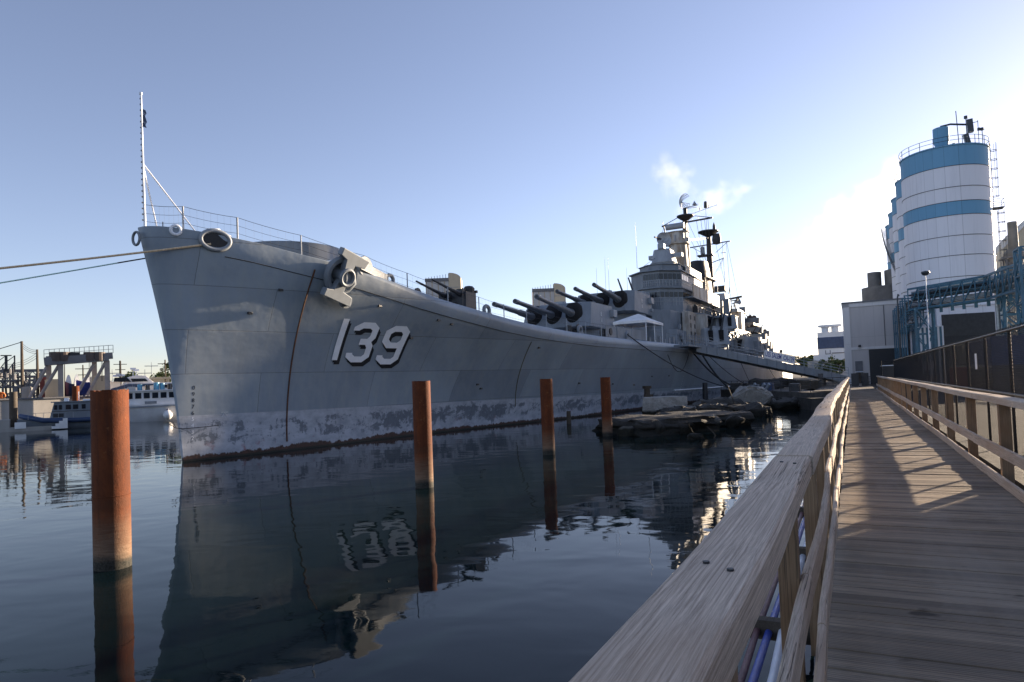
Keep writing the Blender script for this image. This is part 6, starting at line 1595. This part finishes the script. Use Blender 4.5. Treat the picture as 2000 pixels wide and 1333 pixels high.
for i,(px,pt_,w,lb) in enumerate(((336,708,7,'dark tree beside the stem of the warship, tallest of its clump'),(325,722,6,'rounded dark tree left in the clump by the bow'),(268,728,6,'flat dark tree top above the yacht roof'),(317,732,4,'small shrubby tree at the left foot of the clump by the bow'))):
    tree((lx(px,D),D+i*2,1.0), lz(px,pt_,D)-1, w, lb, FL, 40+i, 1300)
for i,(px,pt_,D,w,lb,cn) in enumerate(((1619,700,255,8,'dark bushy tree in front of the low grey block',0),(1640,703,235,6,'dark tree against the left wall of the grey hall',1),(1592,697,420,12,'hazy brown green tree on the skyline right of the stern',0),(1565,700,430,12,'low tree on the skyline above the gangway',0),(1578,699,440,12,'low skyline tree left of the white factory',0))):
    y = far_uv(px,D)[0]; tree((D,y,1.0), fz(px,pt_,D)-1, w, lb, FW, 60+i, 900, leaf=.4 if D < 300 else .9)
# ================================================================ STEAM
def steam_mat(name, dens, sc, seed, rad, lo=.46, hi=.66):
    m = bpy.data.materials.new(name); m.use_nodes = True; t = m.node_tree; t.nodes.remove(t.nodes['Principled BSDF'])
    pv = t.nodes.new('ShaderNodeVolumePrincipled'); pv.inputs['Color'].default_value = (1,1,1,1); pv.inputs['Anisotropy'].default_value = .72
    tc = t.nodes.new('ShaderNodeTexCoord'); ns = t.nodes.new('ShaderNodeTexNoise'); ns.inputs['Scale'].default_value = sc; ns.inputs['Detail'].default_value = 5; ns.inputs['Roughness'].default_value = .6
    mp = t.nodes.new('ShaderNodeMapping'); mp.inputs['Location'].default_value = (seed, seed*2, 0); t.links.new(tc.outputs['Object'], mp.inputs[0]); t.links.new(mp.outputs[0], ns.inputs['Vector'])
    ln = t.nodes.new('ShaderNodeVectorMath'); ln.operation = 'LENGTH'
    dv = t.nodes.new('ShaderNodeVectorMath'); dv.operation = 'DIVIDE'; dv.inputs[1].default_value = rad; t.links.new(tc.outputs['Object'], dv.inputs[0]); t.links.new(dv.outputs[0], ln.inputs[0])
    def M_(op, a, b, cl=False):
        n = t.nodes.new('ShaderNodeMath'); n.operation = op; n.use_clamp = cl
        for i, q in enumerate((a,b)):
            if isinstance(q, (int,float)): n.inputs[i].default_value = q
            else: t.links.new(q, n.inputs[i])
        return n.outputs[0]
    fall = M_('SUBTRACT', 1.0, ln.outputs['Value'], True)
    v = M_('SUBTRACT', M_('ADD', ns.outputs['Fac'], M_('MULTIPLY', fall, .40)), hi-.03)
    v = M_('MULTIPLY', M_('MULTIPLY', v, 4.0, True), M_('MULTIPLY', fall, 3.0, True))
    t.links.new(M_('MULTIPLY', v, dens), pv.inputs['Density']); t.links.new(pv.outputs[0], t.nodes['Material Output'].inputs['Volume'])
    return m
def plume(px, py, D, rx, rz, ry, tilt, dens, label, seed, sc):
    d = _f + _r*((px-1000)/FPX) - _u*((py-707.5)/FPX); c = Vector((0,0,HC)) + d*(D/d.y)
    bm = bmesh.new(); bmesh.ops.create_icosphere(bm, subdivisions=3, radius=1.0); bmesh.ops.scale(bm, vec=(rx,ry,rz), verts=bm.verts)
    me = bpy.data.meshes.new('steam_plume'); bm.to_mesh(me); bm.free(); me.materials.append(steam_mat('steam', dens, sc, seed, (rx,ry,rz)))
    o = bpy.data.objects.new('steam_plume', me); col.objects.link(o); o.matrix_world = Matrix.Translation(c) @ Matrix.Rotation(math.atan2(-c.x, c.y),4,'Z') @ Matrix.Rotation(tilt,4,'Y')
    return tag(o, label, 'steam', None, 'stuff')
plume(1655, 455, 330, 48, 24, 22, R(-38), .04, 'big bright white steam cloud drifting left from behind the silos', 3.1, .045)
plume(1600, 520, 330, 46, 22, 20, R(-12), .02, 'thin white steam veil below the big cloud above the grey hall', 7.7, .05)
plume(1318, 348, 300, 12, 19, 10, R(-20), .020, 'faint upright steam puff above the foremast radar', 5.2, .16)
plume(1395, 392, 300, 24, 10, 10, R(-22), .016, 'faint steam wisp drifting right behind the masts', 9.4, .15)
